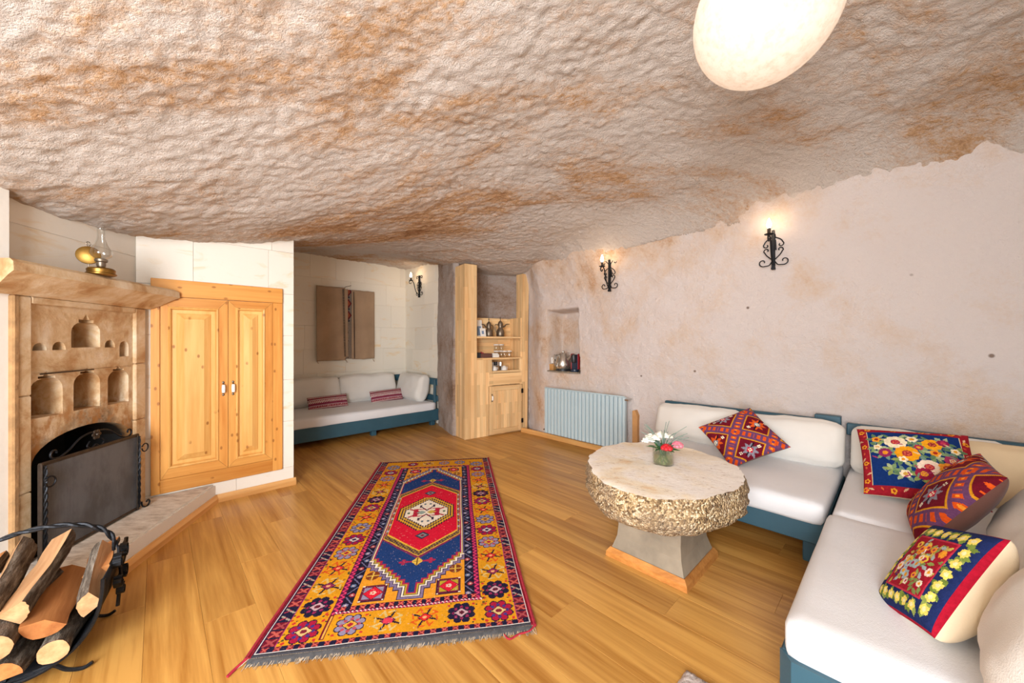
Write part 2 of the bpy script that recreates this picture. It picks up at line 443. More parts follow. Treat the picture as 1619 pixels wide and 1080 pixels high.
def cutwood(name, dk, lt):
    n = NT(name); v = n.coord('Object', (1.2, 14, 14), rand=True)
    c = n.ramp(n.noise(v, 1.5, 5, .6), (.3, dk), (.65, lt)); c = n.mix(1, c, n.ramp(n.rnd(), (0, .85), (1, 1.12)), 'MULTIPLY')
    return n.done(c, .8, 0, n.bump(n.noise(v, 4, 4), .4, .006), .2)
M_split = cutwood('split_wood', '#a87850', '#cfa57a'); M_splitR = cutwood('red_split_wood', '#965a30', '#bd7f4a')
M_brass = plain('old_brass', '#8a6831', .38, .9, vary=.2, scale=20)
M_bronze = plain('dark_bronze', '#85796a', .42, .85, vary=.2, scale=25)
M_steel = plain('brushed_steel', '#c9c8c4', .25, .9, vary=.05)
M_dark = plain('dark_plastic', '#23262c', .4, vary=.1); M_navy = plain('navy_plastic', '#223043', .3, vary=.1)
M_redp = plain('red_plastic', '#a92b33', .35, vary=.1)
M_white = plain('white_glaze', '#f1eee8', .3, vary=.03)
M_paper = plain('paper', '#eeeae2', .8, vary=.03)
M_cardred = plain('pink_red_wrap', '#b83a4a', .6, vary=.1); M_cards = plain('printed_blue', '#7f94b0', .7, vary=.2)
def glass(name, col=(.96, .98, .97), rough=.02):
    n = NT(name); 
    return n.done(col, rough, 0, None, .5, Transmission_Weight=1.0, IOR=1.3)
def thin_glass(name):
    n = NT(name); tr = n.node('ShaderNodeBsdfTransparent'); gl = n.node('ShaderNodeBsdfGlossy'); gl.inputs['Roughness'].default_value = .05
    tr.inputs[0].default_value = (.93, .94, .93, 1)
    lw = n.node('ShaderNodeLayerWeight'); lw.inputs[0].default_value = .35; mx = n.node('ShaderNodeMixShader')
    n.link(n.math('ADD', n.math('MULTIPLY', lw.outputs['Facing'], .55), .06), mx.inputs[0]); n.link(tr.outputs[0], mx.inputs[1]); n.link(gl.outputs[0], mx.inputs[2])
    n.link(mx.outputs[0], n.out.inputs[0]); return n.m
M_glass = thin_glass('clear_glass')
M_water = (lambda n: n.done('#c7cf94', .05, 0, None, .5, Transmission_Weight=.85, IOR=1.2))(NT('vase_water'))
def emit(name, col, st):
    n = NT(name); return n.done(col, .4, 0, None, .3, Emission_Color=c4(col), Emission_Strength=st)
M_bulb = emit('lit_bulb', '#ffdcae', 40)
M_gbulb = emit('lit_globe_bulb', '#fff3e2', 5.5)
def shade_mat():
    n = NT('paper_globe_shade'); v = n.coord()
    f = n.noise(v, 38, 5, .7); col = n.ramp(f, (.3, '#e2d2c4'), (.55, '#f4ece4'))
    tl = n.node('ShaderNodeBsdfTranslucent'); df = n.node('ShaderNodeBsdfDiffuse'); tp = n.node('ShaderNodeBsdfTransparent')
    for x in (tl, df): n.link(col, x.inputs[0])
    m1 = n.node('ShaderNodeMixShader'); m1.inputs[0].default_value = .5; n.link(tl.outputs[0], m1.inputs[1]); n.link(df.outputs[0], m1.inputs[2])
    m2 = n.node('ShaderNodeMixShader'); m2.inputs[0].default_value = .22; n.link(m1.outputs[0], m2.inputs[1]); n.link(tp.outputs[0], m2.inputs[2])
    n.link(m2.outputs[0], n.out.inputs[0]); return n.m
M_shade = shade_mat()
M_leaf = plain('green_leaf', '#3f6a3a', .5, vary=.3, scale=40); M_leaf2 = plain('grey_green_sprig', '#6f8c80', .6, vary=.2, scale=40)
M_petw = plain('white_petal', '#f3f2e6', .6, vary=.04); M_petr = plain('red_petal', '#c31a26', .55, vary=.25, scale=60); M_petp = plain('pink_petal', '#e07f92', .55, vary=.2, scale=60)
M_mat = plain('grey_shag', '#b7aaa4', .95, vary=.2, scale=50, bumpd=.01, bscale=120)
M_tan = plain('tan_plaster', '#c9955f', .9, vary=.12, scale=9, bumpd=.006, bscale=30)
M_mortar = plain('brown_mortar', '#a58158', .95, vary=.3, scale=14, bumpd=.01, bscale=40)
M_trimD = wood('table_trim_wood', '#a3652c', '#c88c4a', 'X', 1.2, .4)
# ---------------------------------------------------------------- the setting
# floor: oak laminate planks laid along the right wall
fl = MB().box(-3.6, 3.6, -1.6, 7.2, -.06, -.013).build('floor', M_trim, kind='structure')
tag(fl, 'honey oak laminate plank floor of the cave room', 'floor')
plank = MB()
def plank_mesh(L, Wd=.19):
    g = .0003; c = .0007
    return MB().box(-L/2+g, L/2-g, -Wd/2+g, Wd/2-g, -.013, 0, c).mesh('plank', M_floor)
pm = plank_mesh(1.22)
def inside(p):
    t = (np.array(p[:2]) - W0) @ AX; s = (np.array(p[:2]) - W0) @ BX
    return -2.75 < t < 4.95 and -.55 < s < 5.2 and p[0] > -3.4 and p[1] > -1.5 and not (s > 3.1 and t < -.65) and not (s < .45 and t < -.9)
for j in range(31):
    s = -.35 + j*.19; off = (j*.437) % 1.22
    for i in range(8):
        t = -3.0 + off + i*1.22; p = TS(t, s)
        if inside(p): link('plank', pm, fl, p, RZ)

# ceiling: hollowed rock, a thin-plate surface through surveyed heights
cp = np.array([(-2.45,1.5,1.97),(-2.42,.4,2.02),(-2.35,-1.3,2.1),(-2.60,2.62,1.975),(-2.2,2.95,2.03),(-1.94,3.24,2.12),(-3.06,5.15,2.51),(-2.4,5.8,2.5),(-1.8,6.4,2.50),
    (-1.1,5.6,2.42),(-.6,4.7,2.29),(.18,5.15,2.22),(-.35,5.35,2.24),(.55,4.8,2.32),(.965,4.33,2.42),(1.5,3.75,2.47),(2.03,3.215,2.50),(2.62,2.6,2.54),(3.02,2.19,2.57),(3.3,1.9,2.58),
    (-1.4,1.7,2.30),(-.5,3.6,2.36),(.4,3.4,2.52),(0,1.6,2.66),(1.2,2.0,2.74),(.8,1.1,2.80),(0,0,2.78),(-1.2,.3,2.44),(1.6,.6,2.72),(-1,-1.2,2.6),(.3,-1.1,2.7),(-1.7,4.3,2.33),(-3.4,3.6,2.3),(3.4,4.5,2.6),(2,6.5,2.4)])
def tps(P, z, q):
    k = lambda d2: .5*d2*np.log(np.maximum(d2, 1e-12)); n = len(P)
    K = k(((P[:, None]-P[None])**2).sum(-1)) + np.eye(n)*.02; A = np.zeros((n+3, n+3))
    A[:n, :n] = K; A[:n, n] = 1; A[:n, n+1:] = P; A[n:, :n] = A[:n, n:].T
    wv = np.linalg.solve(A, np.r_[z, 0, 0, 0]); out = wv[n] + q @ wv[n+1:]
    for i in range(n): out = out + wv[i]*k(((q-P[i])**2).sum(-1))
    return out
def ceil_base(x, y):
    q = np.stack([np.asarray(x, float), np.asarray(y, float)], -1); return tps(cp[:, :2], cp[:, 2], q)
gx, gy = np.meshgrid(np.linspace(-3.6, 3.7, 500), np.linspace(-1.7, 7.0, 600), indexing='ij')
# pick marks run diagonally across the vault
ca, sa = math.cos(R(38)), math.sin(R(38)); ux = gx*ca + gy*sa; uy = -gx*sa + gy*ca
gs = (gx-W0[0])*BX[0] + (gy-W0[1])*BX[1]; gt = (gx-W0[0])*AX[0] + (gy-W0[1])*AX[1]
zb = ceil_base(gx, gy); zw = 1.735 + np.sqrt(np.maximum(gs+.0, 0)/.33) + 4*np.maximum(.10-gs, 0)
hk = np.clip(.5+.5*(zb-zw)/.42, 0, 1); zs = zb*(1-hk) + zw*hk - .42*hk*(1-hk)
wr_ = sstep(.25, .9, gt); zb = zb*(1-wr_) + zs*wr_      # the vault rolls down into the right wall
gz = zb + .035*fbm(gx*1.6, gy*1.6, 3, 1) + .007*fbm(ux*8, uy*12, 2, 5) + .015*fbm(ux*26, uy*34, 2, 8)
co = link('ceiling', grid_mesh('ceiling', np.stack([gx, gy, gz], -1), M_ceil, flip=True))
tag(co, 'rough hollowed cave ceiling of pinkish tan rock', 'ceiling', kind='structure')

# right wall with the kettle niche
NT0, NT1, NZ0, NZ1 = .385, .90, .862, 1.64
def wall_s(t, z, detail=True):
    t = np.asarray(t, float); z = np.asarray(z, float)
    s = .33*np.clip((z-1.65)/1.0, 0, 2)**2 - .01
    s = s + .045*fbm(t*1.1, z*1.1, 3, 21) * sstep(.2, .9, z) + .012*fbm(t*6, z*6, 2, 25)
    s = s - .16*(1-sstep(-.10, .34, t))*sstep(-.5, .0, z+.5)
    if detail: s = s + .007*fbm(t*24, z*24, 2, 28)
    return s
tt, zz = np.meshgrid(np.linspace(-.16, 4.5, 470), np.linspace(-.01, 2.95, 300), indexing='ij')
ws = wall_s(tt, zz)
wob = .02*fbm(tt*7, zz*7, 2, 31)
mk = sstep(NT0-.008, NT0+.012, tt+wob*.6) * (1-sstep(NT1-.012, NT1+.008, tt+wob*.6 + .05*(zz-1.2))) * sstep(NZ0-.006, NZ0+.006, zz) * (1-sstep(NZ1-.012, NZ1+.03, zz+wob))
ws = ws - .30*mk
pw = W0[None, None] + AX*tt[..., None] + BX*ws[..., None]
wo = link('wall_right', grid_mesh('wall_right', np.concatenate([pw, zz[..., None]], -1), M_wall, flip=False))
tag(wo, 'pinkish rough cave wall with wall lamps and kettle niche', 'wall', kind='structure')

def poly_wall(name, pts, z1, mat, amp=.02, res=.02, sd=40, label=''):
    """vertical rough surface following room-frame points"""
    P = [np.array(p, float) for p in pts]; seg = [np.linalg.norm(P[i+1]-P[i]) for i in range(len(P)-1)]
    L = np.cumsum([0]+seg); u = np.linspace(0, L[-1], max(8, int(L[-1]/res)))
    xy = np.stack([np.interp(u, L, [p[0] for p in P]), np.interp(u, L, [p[1] for p in P])], -1)
    z = np.linspace(-.01, z1, int(z1/res)); U, Z = np.meshgrid(u, z, indexing='ij')
    tg = np.gradient(xy, axis=0); tg /= np.linalg.norm(tg, axis=1)[:, None]; nm = np.stack([tg[:, 1], -tg[:, 0]], -1)
    d = amp*(fbm(U*2, Z*2, 3, sd)*1.6 + .45*fbm(U*12, Z*12, 2, sd+3)) * sstep(0, .15, U) * (1-sstep(L[-1]-.1, L[-1], U))
    q = xy[:, None] + nm[:, None]*d[..., None]
    w3 = W0 + q[..., :1]*AX + q[..., 1:]*BX
    o = link(name, grid_mesh(name, np.concatenate([w3, Z[..., None]], -1), mat))
    return tag(o, label, 'wall', kind='structure')
poly_wall('wall_corner', [(-1.30, .56), (-1.21, .575), (-1.17, .66), (-.50, .85), (-.44, .80), (-.62, .74), (-.64, .12), (-.30, -.10), (-.12, -.17), (-.02, -.19)], 2.75, M_pillar, .025, .018, label='grey rock face around the tall shelf unit')

def slab(name, p0, p1, thick, z0, z1, mat, label=None, ch=0):
    """upright slab from p0 to p1 (xy); thickness to the left of p0>p1"""
    d = Vector((p1[0]-p0[0], p1[1]-p0[1], 0)); L = d.length
    o = MB().box(0, L, 0, thick, z0, z1, ch).build(name, mat, loc=(p0[0], p0[1], 0), rz=math.atan2(d.y, d.x), kind='structure')
    if label: tag(o, label, 'wall')
    return o
def block_wall(parent, L, rows, mat, thick=.03, gap=.0006, seed=1, hole=None, lens=(.34, .62)):
    """dressed stone blocks on the face of a slab (local x along, face at y<0)"""
    r = random.Random(seed); z = 0
    for h in rows:
        x = -r.random()*.2
        first = True
        while x < L - .02:
            bl = r.uniform(*lens); x0 = max(x, 0); x1 = min(x+bl, L)
            if L - x1 < .1: x1 = L
            x = x1
            if x1 - x0 < .02: continue
            if hole and x0 >= hole[0] and x1 <= hole[1] and z >= hole[2] and z+h <= hole[3]: continue
            pr = r.uniform(0, .0025)
            m = MB().box(x0+gap, x1-gap, -thick-pr, 0, z+gap, z+h-gap, .0015)
            m.build('stone_block', mat, parent)
        z += h
# alcove
p = TS(-2.33, 2.95); q = TS(-2.33, .45)
ab = slab('wall_alcove_back', p, q, .12, 0, 2.85, M_ash2, 'cream cut stone wall behind the alcove daybed')
block_wall(ab, (q-p).length, [.42, .36, .36, .34, .36, .34, .36], M_ash2, .05, seed=3)
p = TS(-2.34, .575); q = TS(-1.22, .575)
ar = slab('wall_alcove_right', p, q, .10, 0, 2.85, M_ash2, 'cream cut stone side wall of the alcove carrying a wall lamp')
block_wall(ar, (q-p).length, [.40, .38, .34, .36, .36, .34, .36], M_ash2, .03, seed=5)
p = TS(-.2, 2.86); q = TS(-2.34, 2.86)
slab('wall_alcove_left', p, q, .10, 0, 2.85, M_ash2, 'cream side wall of the alcove behind the cupboard wall')
# cupboard wall
CWL = Vector((-2.63, 2.588, 0)); CWR = Vector((-1.925, 3.255, 0))
p = CWL; q = CWR
cw = slab('wall_cupboard', p, q, .16, 0, 2.7, M_ash, 'white cut stone wall around the pine cupboard')
block_wall(cw, (q-p).length, [.16, .40, .36, .38, .36, .36, .36], M_ash, .02, seed=8)
# fireplace wall and the plain walls behind the camera
FW0 = Vector((-2.47, 1.70, 0)); FW1 = Vector((-2.655, 2.62, 0))
p, q = FW0, FW1
fwd = slab('wall_fireplace', p, q, .5, 1.5, 2.7, M_ash, 'white stone wall above the fireplace mantel')
block_wall(fwd, (q-p).length, [1.5, .34, .36, .34], M_ash, .02, seed=12, lens=(.5, .9))
for o in [c for c in fwd.children if min(v.co.z for v in c.data.vertices) < 1.4]: bpy.data.objects.remove(o)
slab('wall_fireplace_core', (-2.86, 1.60), (-3.05, 2.62), .1, 0, 2.5, M_black, 'dark masonry core behind the fire opening')

def window_wall(name, p0, p1, thick, z1, x0, x1, wz0, wz1, mat, label):
    d = Vector((p1[0]-p0[0], p1[1]-p0[1], 0)); L = d.length
    m = MB().box(0, x0, 0, thick, 0, z1).box(x1, L, 0, thick, 0, z1).box(x0, x1, 0, thick, 0, wz0).box(x0, x1, 0, thick, wz1, z1)
    o = m.build(name, mat, loc=(p0[0], p0[1], 0), rz=math.atan2(d.y, d.x), kind='structure'); tag(o, label, 'wall')
    return o, x0, x1, wz0, wz1, thick
def window(name, ww, label):
    o, x0, x1, z0, z1, th = ww
    e = empty(name, o.location, o.rotation_euler[2], label, 'window', kind='structure')
    fr = .05; y0, y1 = th*.5, th*.5+.05
    MB().box(x0, x1, y0, y1, z0, z0+fr).box(x0, x1, y0, y1, z1-fr, z1).box(x0, x0+fr, y0, y1, z0, z1).box(x1-fr, x1, y0, y1, z0, z1).build('window_frame', M_pine, e)
    xm = (x0+x1)/2; MB().box(xm-.025, xm+.025, y0, y1, z0+fr, z1-fr).build('mullion', M_pine, e)
    for a, b in ((x0+fr, xm-.025), (xm+.025, x1-fr)):
        MB().box(a, b, y0+.02, y0+.024, z0+fr, z1-fr).build('pane', M_glass, e)
ww = window_wall('wall_left', (-2.285, -1.35), (-2.392, 1.760), .3, 2.75, .45, 2.05, .85, 1.80, M_plaster, 'white plastered wall beside the fireplace')
ww = ww
# the slab thickens to its left, i.e. away from the room
window('added_window', ww, 'added two light window in the left wall')  # window added on this side; its opening lets sky light in
nb = TS(4.5, 4.75); ww2 = window_wall('wall_back', (nb.x+.15, -1.30), (-2.45, -1.30), .3, 2.95, .15, 1.65, .45, 2.35, M_plaster, 'white plastered wall with window opposite the shelves')
window('window_2', ww2, 'two light window in the back wall')
p = TS(4.52, -.1); q = TS(4.52, 4.8)
slab('wall_near', q, p, -.2, 0, 2.95, M_plaster, 'plain plaster wall behind the corner sofa')
# hearth and trims
HP = [(-2.045, 1.80), (-2.30, 2.885), (-2.22, 2.965), (-2.62, 2.615), (-2.75, 2.6), (-2.86, 1.40), (-2.47, 1.30), (-2.40, 1.42)]
HP = [(-2.045, 1.80), (-2.303, 2.882), (-2.61, 2.590), (-2.90, 2.58), (-2.90, 1.45), (-2.34, 1.45)]
hm = MB().prism(HP, 0, .145)
hb = bmesh.new(); me = hm.mesh('hearth', M_hearth); hb.from_mesh(me)
bmesh.ops.bevel(hb, geom=[e for e in hb.edges if all(v.co.z > .1 for v in e.verts)], offset=.012, segments=2, affect='EDGES'); hb.to_mesh(me); hb.free()
h = link('hearth', me); tag(h, 'low grey stone hearth in front of the fireplace', 'hearth', kind='structure')
def trim(name, p0, p1, label, hgt=.06, th=.022, end=0):
    d = Vector((p1[0]-p0[0], p1[1]-p0[1], 0))
    prof = [(0, 0), (-th, 0), (-th, hgt*.55), (-th*.55, hgt*.85), (-th*.4, hgt), (0, hgt)]
    o = MB().prism(prof, -.02 if end else 0, d.length + (.015 if end else 0), 'x').build(name, M_trim, loc=(p0[0], p0[1], 0), rz=math.atan2(d.y, d.x), kind='structure')
    return tag(o, label, 'baseboard')
trim('trim_1', (-2.045+.002, 1.80), (-2.303+.002, 2.884), 'oak edging strip along the hearth')
cwd = (CWR-CWL).normalized(); cn = Vector((cwd.y, -cwd.x, 0))
pA = CWL + cwd*.43 + cn*.02; pB = CWR + cn*.02
trim('trim_2', pA, pB, 'oak edging strip below the pine cupboard', end=1)
pA = TS(-.02, .03); pB = TS(3.2, .03)
trim('baseboard_right', pA, pB, 'oak baseboard under the radiator', .055, .03)
# ---------------------------------------------------------------- fireplace
def px_face(x, org, dr):
    """distance along a wall line seen at image column x (used once to turn survey marks into sizes)"""
    r = (x - 809.5)/F; return (r*org[1]-org[0])/(dr[0]-r*dr[1])
FO = np.array([-2.388, 1.79]); FD = np.array([-.2, .98])/math.hypot(.2, .98)
def fz(x, y):
    s = px_face(x, FO, FD); d = FO[1] + FD[1]*s; return s, CAMH - (y-540)/F*d
fp = empty('fireplace', (FO[0], FO[1], 0), math.atan2(FD[1], FD[0]), 'carved sandstone fireplace with small arched niches and sooty fire opening', 'fireplace')
FPW = .795
body = MB().box(.058, .708, .014, .40, .13, 1.44).mesh('niche_panel', M_soot)
cut = MB()
def zp(zx, zy): return fz(20+zx*.18518, 480+zy*.18518)
def niche(x0, x1, zb, zt, tip=None, depth=.11):
    r = min((x1-x0)*.35, (zt-zb)*.4); xm = (x0+x1)/2; poly = [(x0, zb), (x1, zb)]
    if tip:
        poly += [(x1, zt-r)] + [(x1-r+r*math.cos(a), zt-r+r*math.sin(a)) for a in np.linspace(0, math.pi/2, 5)[1:]]
        w = (x1-x0)*.26; st = (tip-zt)*.35
        poly += [(xm+w, zt), (xm+w, zt+st), (xm+w*.45, zt+st), (xm, tip), (xm-w*.45, zt+st), (xm-w, zt+st), (xm-w, zt)]
        poly += [(x0+r-r*math.sin(a), zt-r+r*math.cos(a)) for a in np.linspace(0, math.pi/2, 5)]
    else:
        ra = (x1-x0)/2; h = min(ra, zt-zb-.005)
        poly += [(xm+ra*math.cos(a), zt-h+h*math.sin(a)) for a in np.linspace(0, math.pi, 9)]
    cut.prism(poly, -.05, .014+depth, 'y')
for z in ((520, 775, 375, 165, 90, .13), (190, 325, 402, 335, None, .06), (360, 485, 397, 325, None, .06), (805, 900, 375, 310, None, .06), (930, 1015, 452, 320, None, .06),
          (165, 460, 965, 640, 575, .16), (540, 775, 895, 595, 545, .15), (830, 1015, 850, 572, 530, .14)):
    (s0, zb), (s1, zb2) = zp(z[0], z[2]), zp(z[1], z[2]); sm = (s0+s1)/2
    zm = lambda yy: CAMH - (480+yy*.18518-540)/F*(FO[1]+FD[1]*sm)
    niche(s0+.004, s1-.004, zm(z[2]), zm(z[3]), zm(z[4]) if z[4] else None, z[5])
ax0, ax1, sp_, ap_ = .075, .69, .625, .765
arch = [(ax0, .10), (ax1, .10), (ax1, sp_)] + [((ax0+ax1)/2 + (ax1-ax0)/2*math.cos(a), sp_ + (ap_-sp_)*math.sin(a)) for a in np.linspace(.12, math.pi-.12, 15)] + [(ax0, sp_)]
cut.prism(arch, -.05, .375, 'y')
cut.box(.07, .70, .005, .018, 1.086, 1.091)
tb = link('tmp_body', body); tc = link('tmp_cut', cut.mesh('cut', M_soot))
md = tb.modifiers.new('b', 'BOOLEAN'); md.operation = 'DIFFERENCE'; md.solver = 'EXACT'; md.object = tc; md.use_self = True
bpy.context.view_layer.update()
dg = bpy.context.evaluated_depsgraph_get(); nm_ = bpy.data.meshes.new_from_object(tb.evaluated_get(dg))
bpy.data.objects.remove(tb); bpy.data.objects.remove(tc)
if len(nm_.polygons) < 20: nm_ = body
nm_.name = 'niche_panel'; link('niche_panel', nm_, fp)
# jambs built of blocks
for x0, x1, zs in ((-.005, .058, [.13, .50, .98, 1.475]), (.708, FPW, [.13, .72, 1.10, 1.475])):
    for z0, z1 in zip(zs[:-1], zs[1:]): MB().box(x0, x1, -.004, .40, z0+.001, z1-.001, .006).build('jamb_block', M_fire, fp)
MB().box(.058, .708, -.004, .40, 1.44, 1.475, .004).build('lintel_block', M_fire, fp)
# dark liner of the firebox
MB().box(ax0-.01, ax1+.01, .372, .385, .10, .80).box(ax0-.012, ax0+.004, .06, .38, .10, .64).box(ax1-.004, ax1+.012, .06, .38, .10, .64).box(ax0, ax1, .03, .38, .12, .149).build('firebox_lining', M_black, fp)
prof = [(.10, 1.62), (-.135, 1.62), (-.155, 1.605), (-.158, 1.565), (-.13, 1.55), (-.06, 1.50), (-.015, 1.475), (.10, 1.475)]
mm = MB(); n = len(prof); vs = []
for sgn, xe in ((0, -.13), (1, FPW+.02)):
    for y, z in prof:
        out = max(0, -y)*.42; vs.append((xe + (out if sgn else -out), y, z))
mm.add(vs, [tuple(range(n))[::-1], tuple(range(n, 2*n))] + [(i, (i+1) % n, n+(i+1) % n, n+i) for i in range(n)])
mm.build('mantel', M_fire, fp)
MB().tube([(.10, -.001, 1.083), (.40, -.001, 1.086)], .004, 6).build('iron_rod', M_iron2, fp)
MB().box(-.032, -.004, -.010, .03, .13, 1.475, .006).build('mortar_edge', M_mortar, fp, label='rough brown mortar edge')

# fire screen
FS = np.array([-2.338, 1.83]); FSd = np.array([-.197, .98])/math.hypot(.197, .98)
fs = empty('fire_screen', (FS[0], FS[1], .145), math.atan2(FSd[1], FSd[0]), 'dark mesh fire screen with iron scrolls standing on the hearth', 'fire screen')
L, Hh = .615, .495
MB().box(.012, L-.012, -.002, .002, .012, Hh-.01).build('mesh_panel', M_mesh, fs)
for x in (0, L-.016): MB().box(x, x+.016, -.010, .010, 0, Hh, .003).build('post', M_iron2, fs)
MB().box(0, L, -.008, .008, Hh-.012, Hh+.006, .003).build('top_rail', M_iron2, fs)
MB().box(0, L, -.008, .008, .008, .022, .003).build('bottom_rail', M_iron2, fs)
def twist(mb, x, z0, z1, y, r=.006):
    for ph in (0, math.pi): mb.tube([(x + r*.7*math.cos(ph+k*.9), y + r*.7*math.sin(ph+k*.9), z0+(z1-z0)*k/40) for k in range(41)], r*.7, 5)
for x in (.012, L-.012):
    m = MB(); twist(m, x, .02, Hh-.01, -.016); m.build('twisted_bar', M_iron, fs)
def flat3(pts, y=0, ox=0, oz=0): return [(ox+p[0], y, oz+p[1]) for p in pts]
sc = [(.10, .01), (.16, .035), (.24, .09), (.32, .105), (.37, .075)]
for sg, name in ((1, 'l'), (-1, 'r')):
    a = spiral(.075 if sg > 0 else .075, .035, .028, -math.pi/2, -.8)[::-1] + catmull([(.10, .006), (.15, .03), (.21, .075), (.27, .092), (.31, .085)], 6)
    pts = [((x if sg > 0 else L-x), z) for x, z in a]
    MB().tube(flat3(pts, 0, 0, Hh), .005, 6).build('crest_scroll', M_iron, fs)
    s2 = catmull([(.27, .045), (.255, .02), (.28, .004), (.305, .02)], 5)
    MB().tube(flat3([((x if sg > 0 else L-x), z) for x, z in s2], 0, 0, Hh), .004, 6).build('small_scroll', M_iron, fs)
m = MB()
for k in range(6):
    a = k*math.pi/3; m.ball((L/2+.018*math.cos(a), -.004, Hh+.075+.018*math.sin(a)), .012, 8, 5, (1, .5, 1))
m.ball((L/2, -.008, Hh+.075), .010, 8, 5); m.build('rosette', M_iron2, fs, smooth=True)
for x, sg in ((.0, -1), (L, 1)):
    # the near post's scrolls turn inwards over the mesh
    MB().tube([(x + (.03 if sg > 0 else .03) + .026*math.cos(a), -.02, .40+.026*math.sin(a)) for a in np.linspace(math.pi*.9, -math.pi*1.0, 16)], .004, 6).build('ring_handle', M_iron, fs)
    sp2 = catmull([(x, .05), (x+.006, .02), (x+.03, .004)], 5) + spiral(x+.05, .028, .026, -math.pi*.6, .75)
    MB().tube(flat3(sp2, -.02), .005, 6).build('scroll_foot', M_iron, fs)

# oil lamp on the mantel
lx, ly, _ = fp.location; 
ol = empty('oil_lamp', (-2.315, 2.085, 1.62), 0, 'brass oil lamp with clear glass chimney on the mantel', 'oil lamp')
MB().lathe([(.052, 0), (.062, .006), (.062, .012), (.056, .016), (.058, .034), (.05, .042), (.022, .046), (.014, .052)], 24).build('font', M_brass, ol, True)
MB().lathe([(.016, .05), (.019, .056), (.019, .075), (.027, .08), (.027, .092), (.02, .096)], 16).build('burner', M_bronze, ol, True)
MB().lathe([(.022, .094), (.040, .108), (.047, .125), (.042, .145), (.026, .175), (.017, .21), (.016, .262), (.0165, .266)], 20).build('glass_chimney', M_glass, ol, True)
ang = math.atan2(-1.75, 2.1)
Mr = Matrix.Translation((-.062, -.01, .115)) @ Matrix.Rotation(R(38), 4, 'Z') @ Matrix.Rotation(R(90), 4, 'X')
MB().lathe([(.0001, .006), (.030, .003), (.046, -.006), (.050, -.004), (.048, .002), (.03, .008), (.0001, .011)], 24, M=Mr).build('reflector', M_brass, ol, True)
MB().tube([(-.05, .0, .02), (-.066, -.005, .05), (-.066, -.006, .17)], .0035, 6).build('reflector_bracket', M_bronze, ol)
MB().tube([(-.066+.0*math.cos(a), -.006+.010*math.cos(a), .178+.012*math.sin(a)) for a in np.linspace(0, 2*math.pi, 12)], .0025, 5).build('hanging_loop', M_bronze, ol)

# ---------------------------------------------------------------- pine cupboard in the stone wall
cu = empty('cupboard', (-2.577+cn.x*.02, 2.639+cn.y*.02, .158), math.atan2(cwd.y, cwd.x), 'built-in honey pine cupboard with two panelled doors in stone wall', 'cupboard')
CW, CH = .808, 1.542
def part(par, name, mat, *boxes, ch=.003, **k):
    m = MB()
    for b in boxes: m.box(*b, ch)
    return m.build(name, mat, par, **k)
part(cu, 'stile', M_pine, (0, .048, -.022, .04, 0, CH)); part(cu, 'stile', M_pine, (.735, CW, -.022, .04, 0, CH-.125))
part(cu, 'top_rail', M_pineH, (.0, CW, -.026, .04, CH-.125, CH)); part(cu, 'bottom_rail', M_pineH, (.048, .735, -.022, .04, 0, .100))
part(cu, 'back_board', M_pine, (.04, .74, .03, .05, .05, CH-.05))
def raised_door(par, x0, x1, z0, z1, sl, sr, rl, hx):
    d = empty('door', (0, 0, 0)); d.parent = par
    yo = -.026; yi = -.004
    # mitred stiles and rails
    ix0, ix1, iz0, iz1 = x0+sl, x1-sr, z0+rl, z1-rl
    def mitre(poly, mat):
        MB().prism(poly, yo, yi+.02, 'y').build('door_frame', mat, d)
    g = .0012
    mitre([(x0, z0), (ix0, iz0), (ix0, iz1), (x0, z1)], M_pine); mitre([(x1, z0), (x1, z1), (ix1, iz1), (ix1, iz0)], M_pine)
    mitre([(x0+g, z0), (x1-g, z0), (ix1-g, iz0-.0005), (ix0+g, iz0-.0005)], M_pineH); mitre([(x0+g, z1), (ix0+g, iz1+.0005), (ix1-g, iz1+.0005), (x1-g, z1)], M_pineH)
    # stepped moulding, then raised field
    lv = [(0, yo-.003), (.006, yo-.008), (.014, yo-.004), (.022, yi-.002), (.045, yi-.002), (.052, yi-.008), (.085, yo-.004), (.088, yo-.006)]
    vs = []; fs_ = []
    for k, (i, y) in enumerate(lv): vs += [(ix0-.006+i, y, iz0-.006+i), (ix1+.006-i, y, iz0-.006+i), (ix1+.006-i, y, iz1+.006-i), (ix0-.006+i, y, iz1+.006-i)]
    for k in range(len(lv)-1):
        for j in range(4): a = 4*k+j; b = 4*k+(j+1) % 4; fs_.append((a, b, b+4, a+4))
    fs_.append(tuple(range(4*len(lv)-4, 4*len(lv))))
    vs += [(ix0-.006, .01, iz0-.006), (ix1+.006, .01, iz0-.006), (ix1+.006, .01, iz1+.006), (ix0-.006, .01, iz1+.006)]; e = len(vs)-4
    fs_ += [(j, e+j, e+(j+1) % 4, (j+1) % 4) for j in range(4)] + [(e, e+3, e+2, e+1)]
    MB().add(vs, fs_).build('door_panel', M_pineP, d)
    hz = z0 + (z1-z0)*.475
    hd = MB(); hd.cur = 1
    for q in (-.048, .048):
        hd.ball((hx, yo-.004, hz+q), .008, 8, 6, (1, .6, 1.2)); hd.tube([(hx, yo, hz+q*.8), (hx, yo-.024, hz+q*.62)], .005, 6)
    hd.cur = 0
    hd.lathe([(.004, hz-.032), (.011, hz-.03), (.0125, hz), (.011, hz+.03), (.004, hz+.032)], 10, (hx, yo-.026))
    hd.build('handle', [M_white, M_bronze], d, True, label='white porcelain handle on dark metal ends')
raised_door(cu, .050, .4345, .103, CH-.128, .046, .062, .075, .405)
raised_door(cu, .4375, .733, .103, CH-.128, .054, .058, .060, .466)

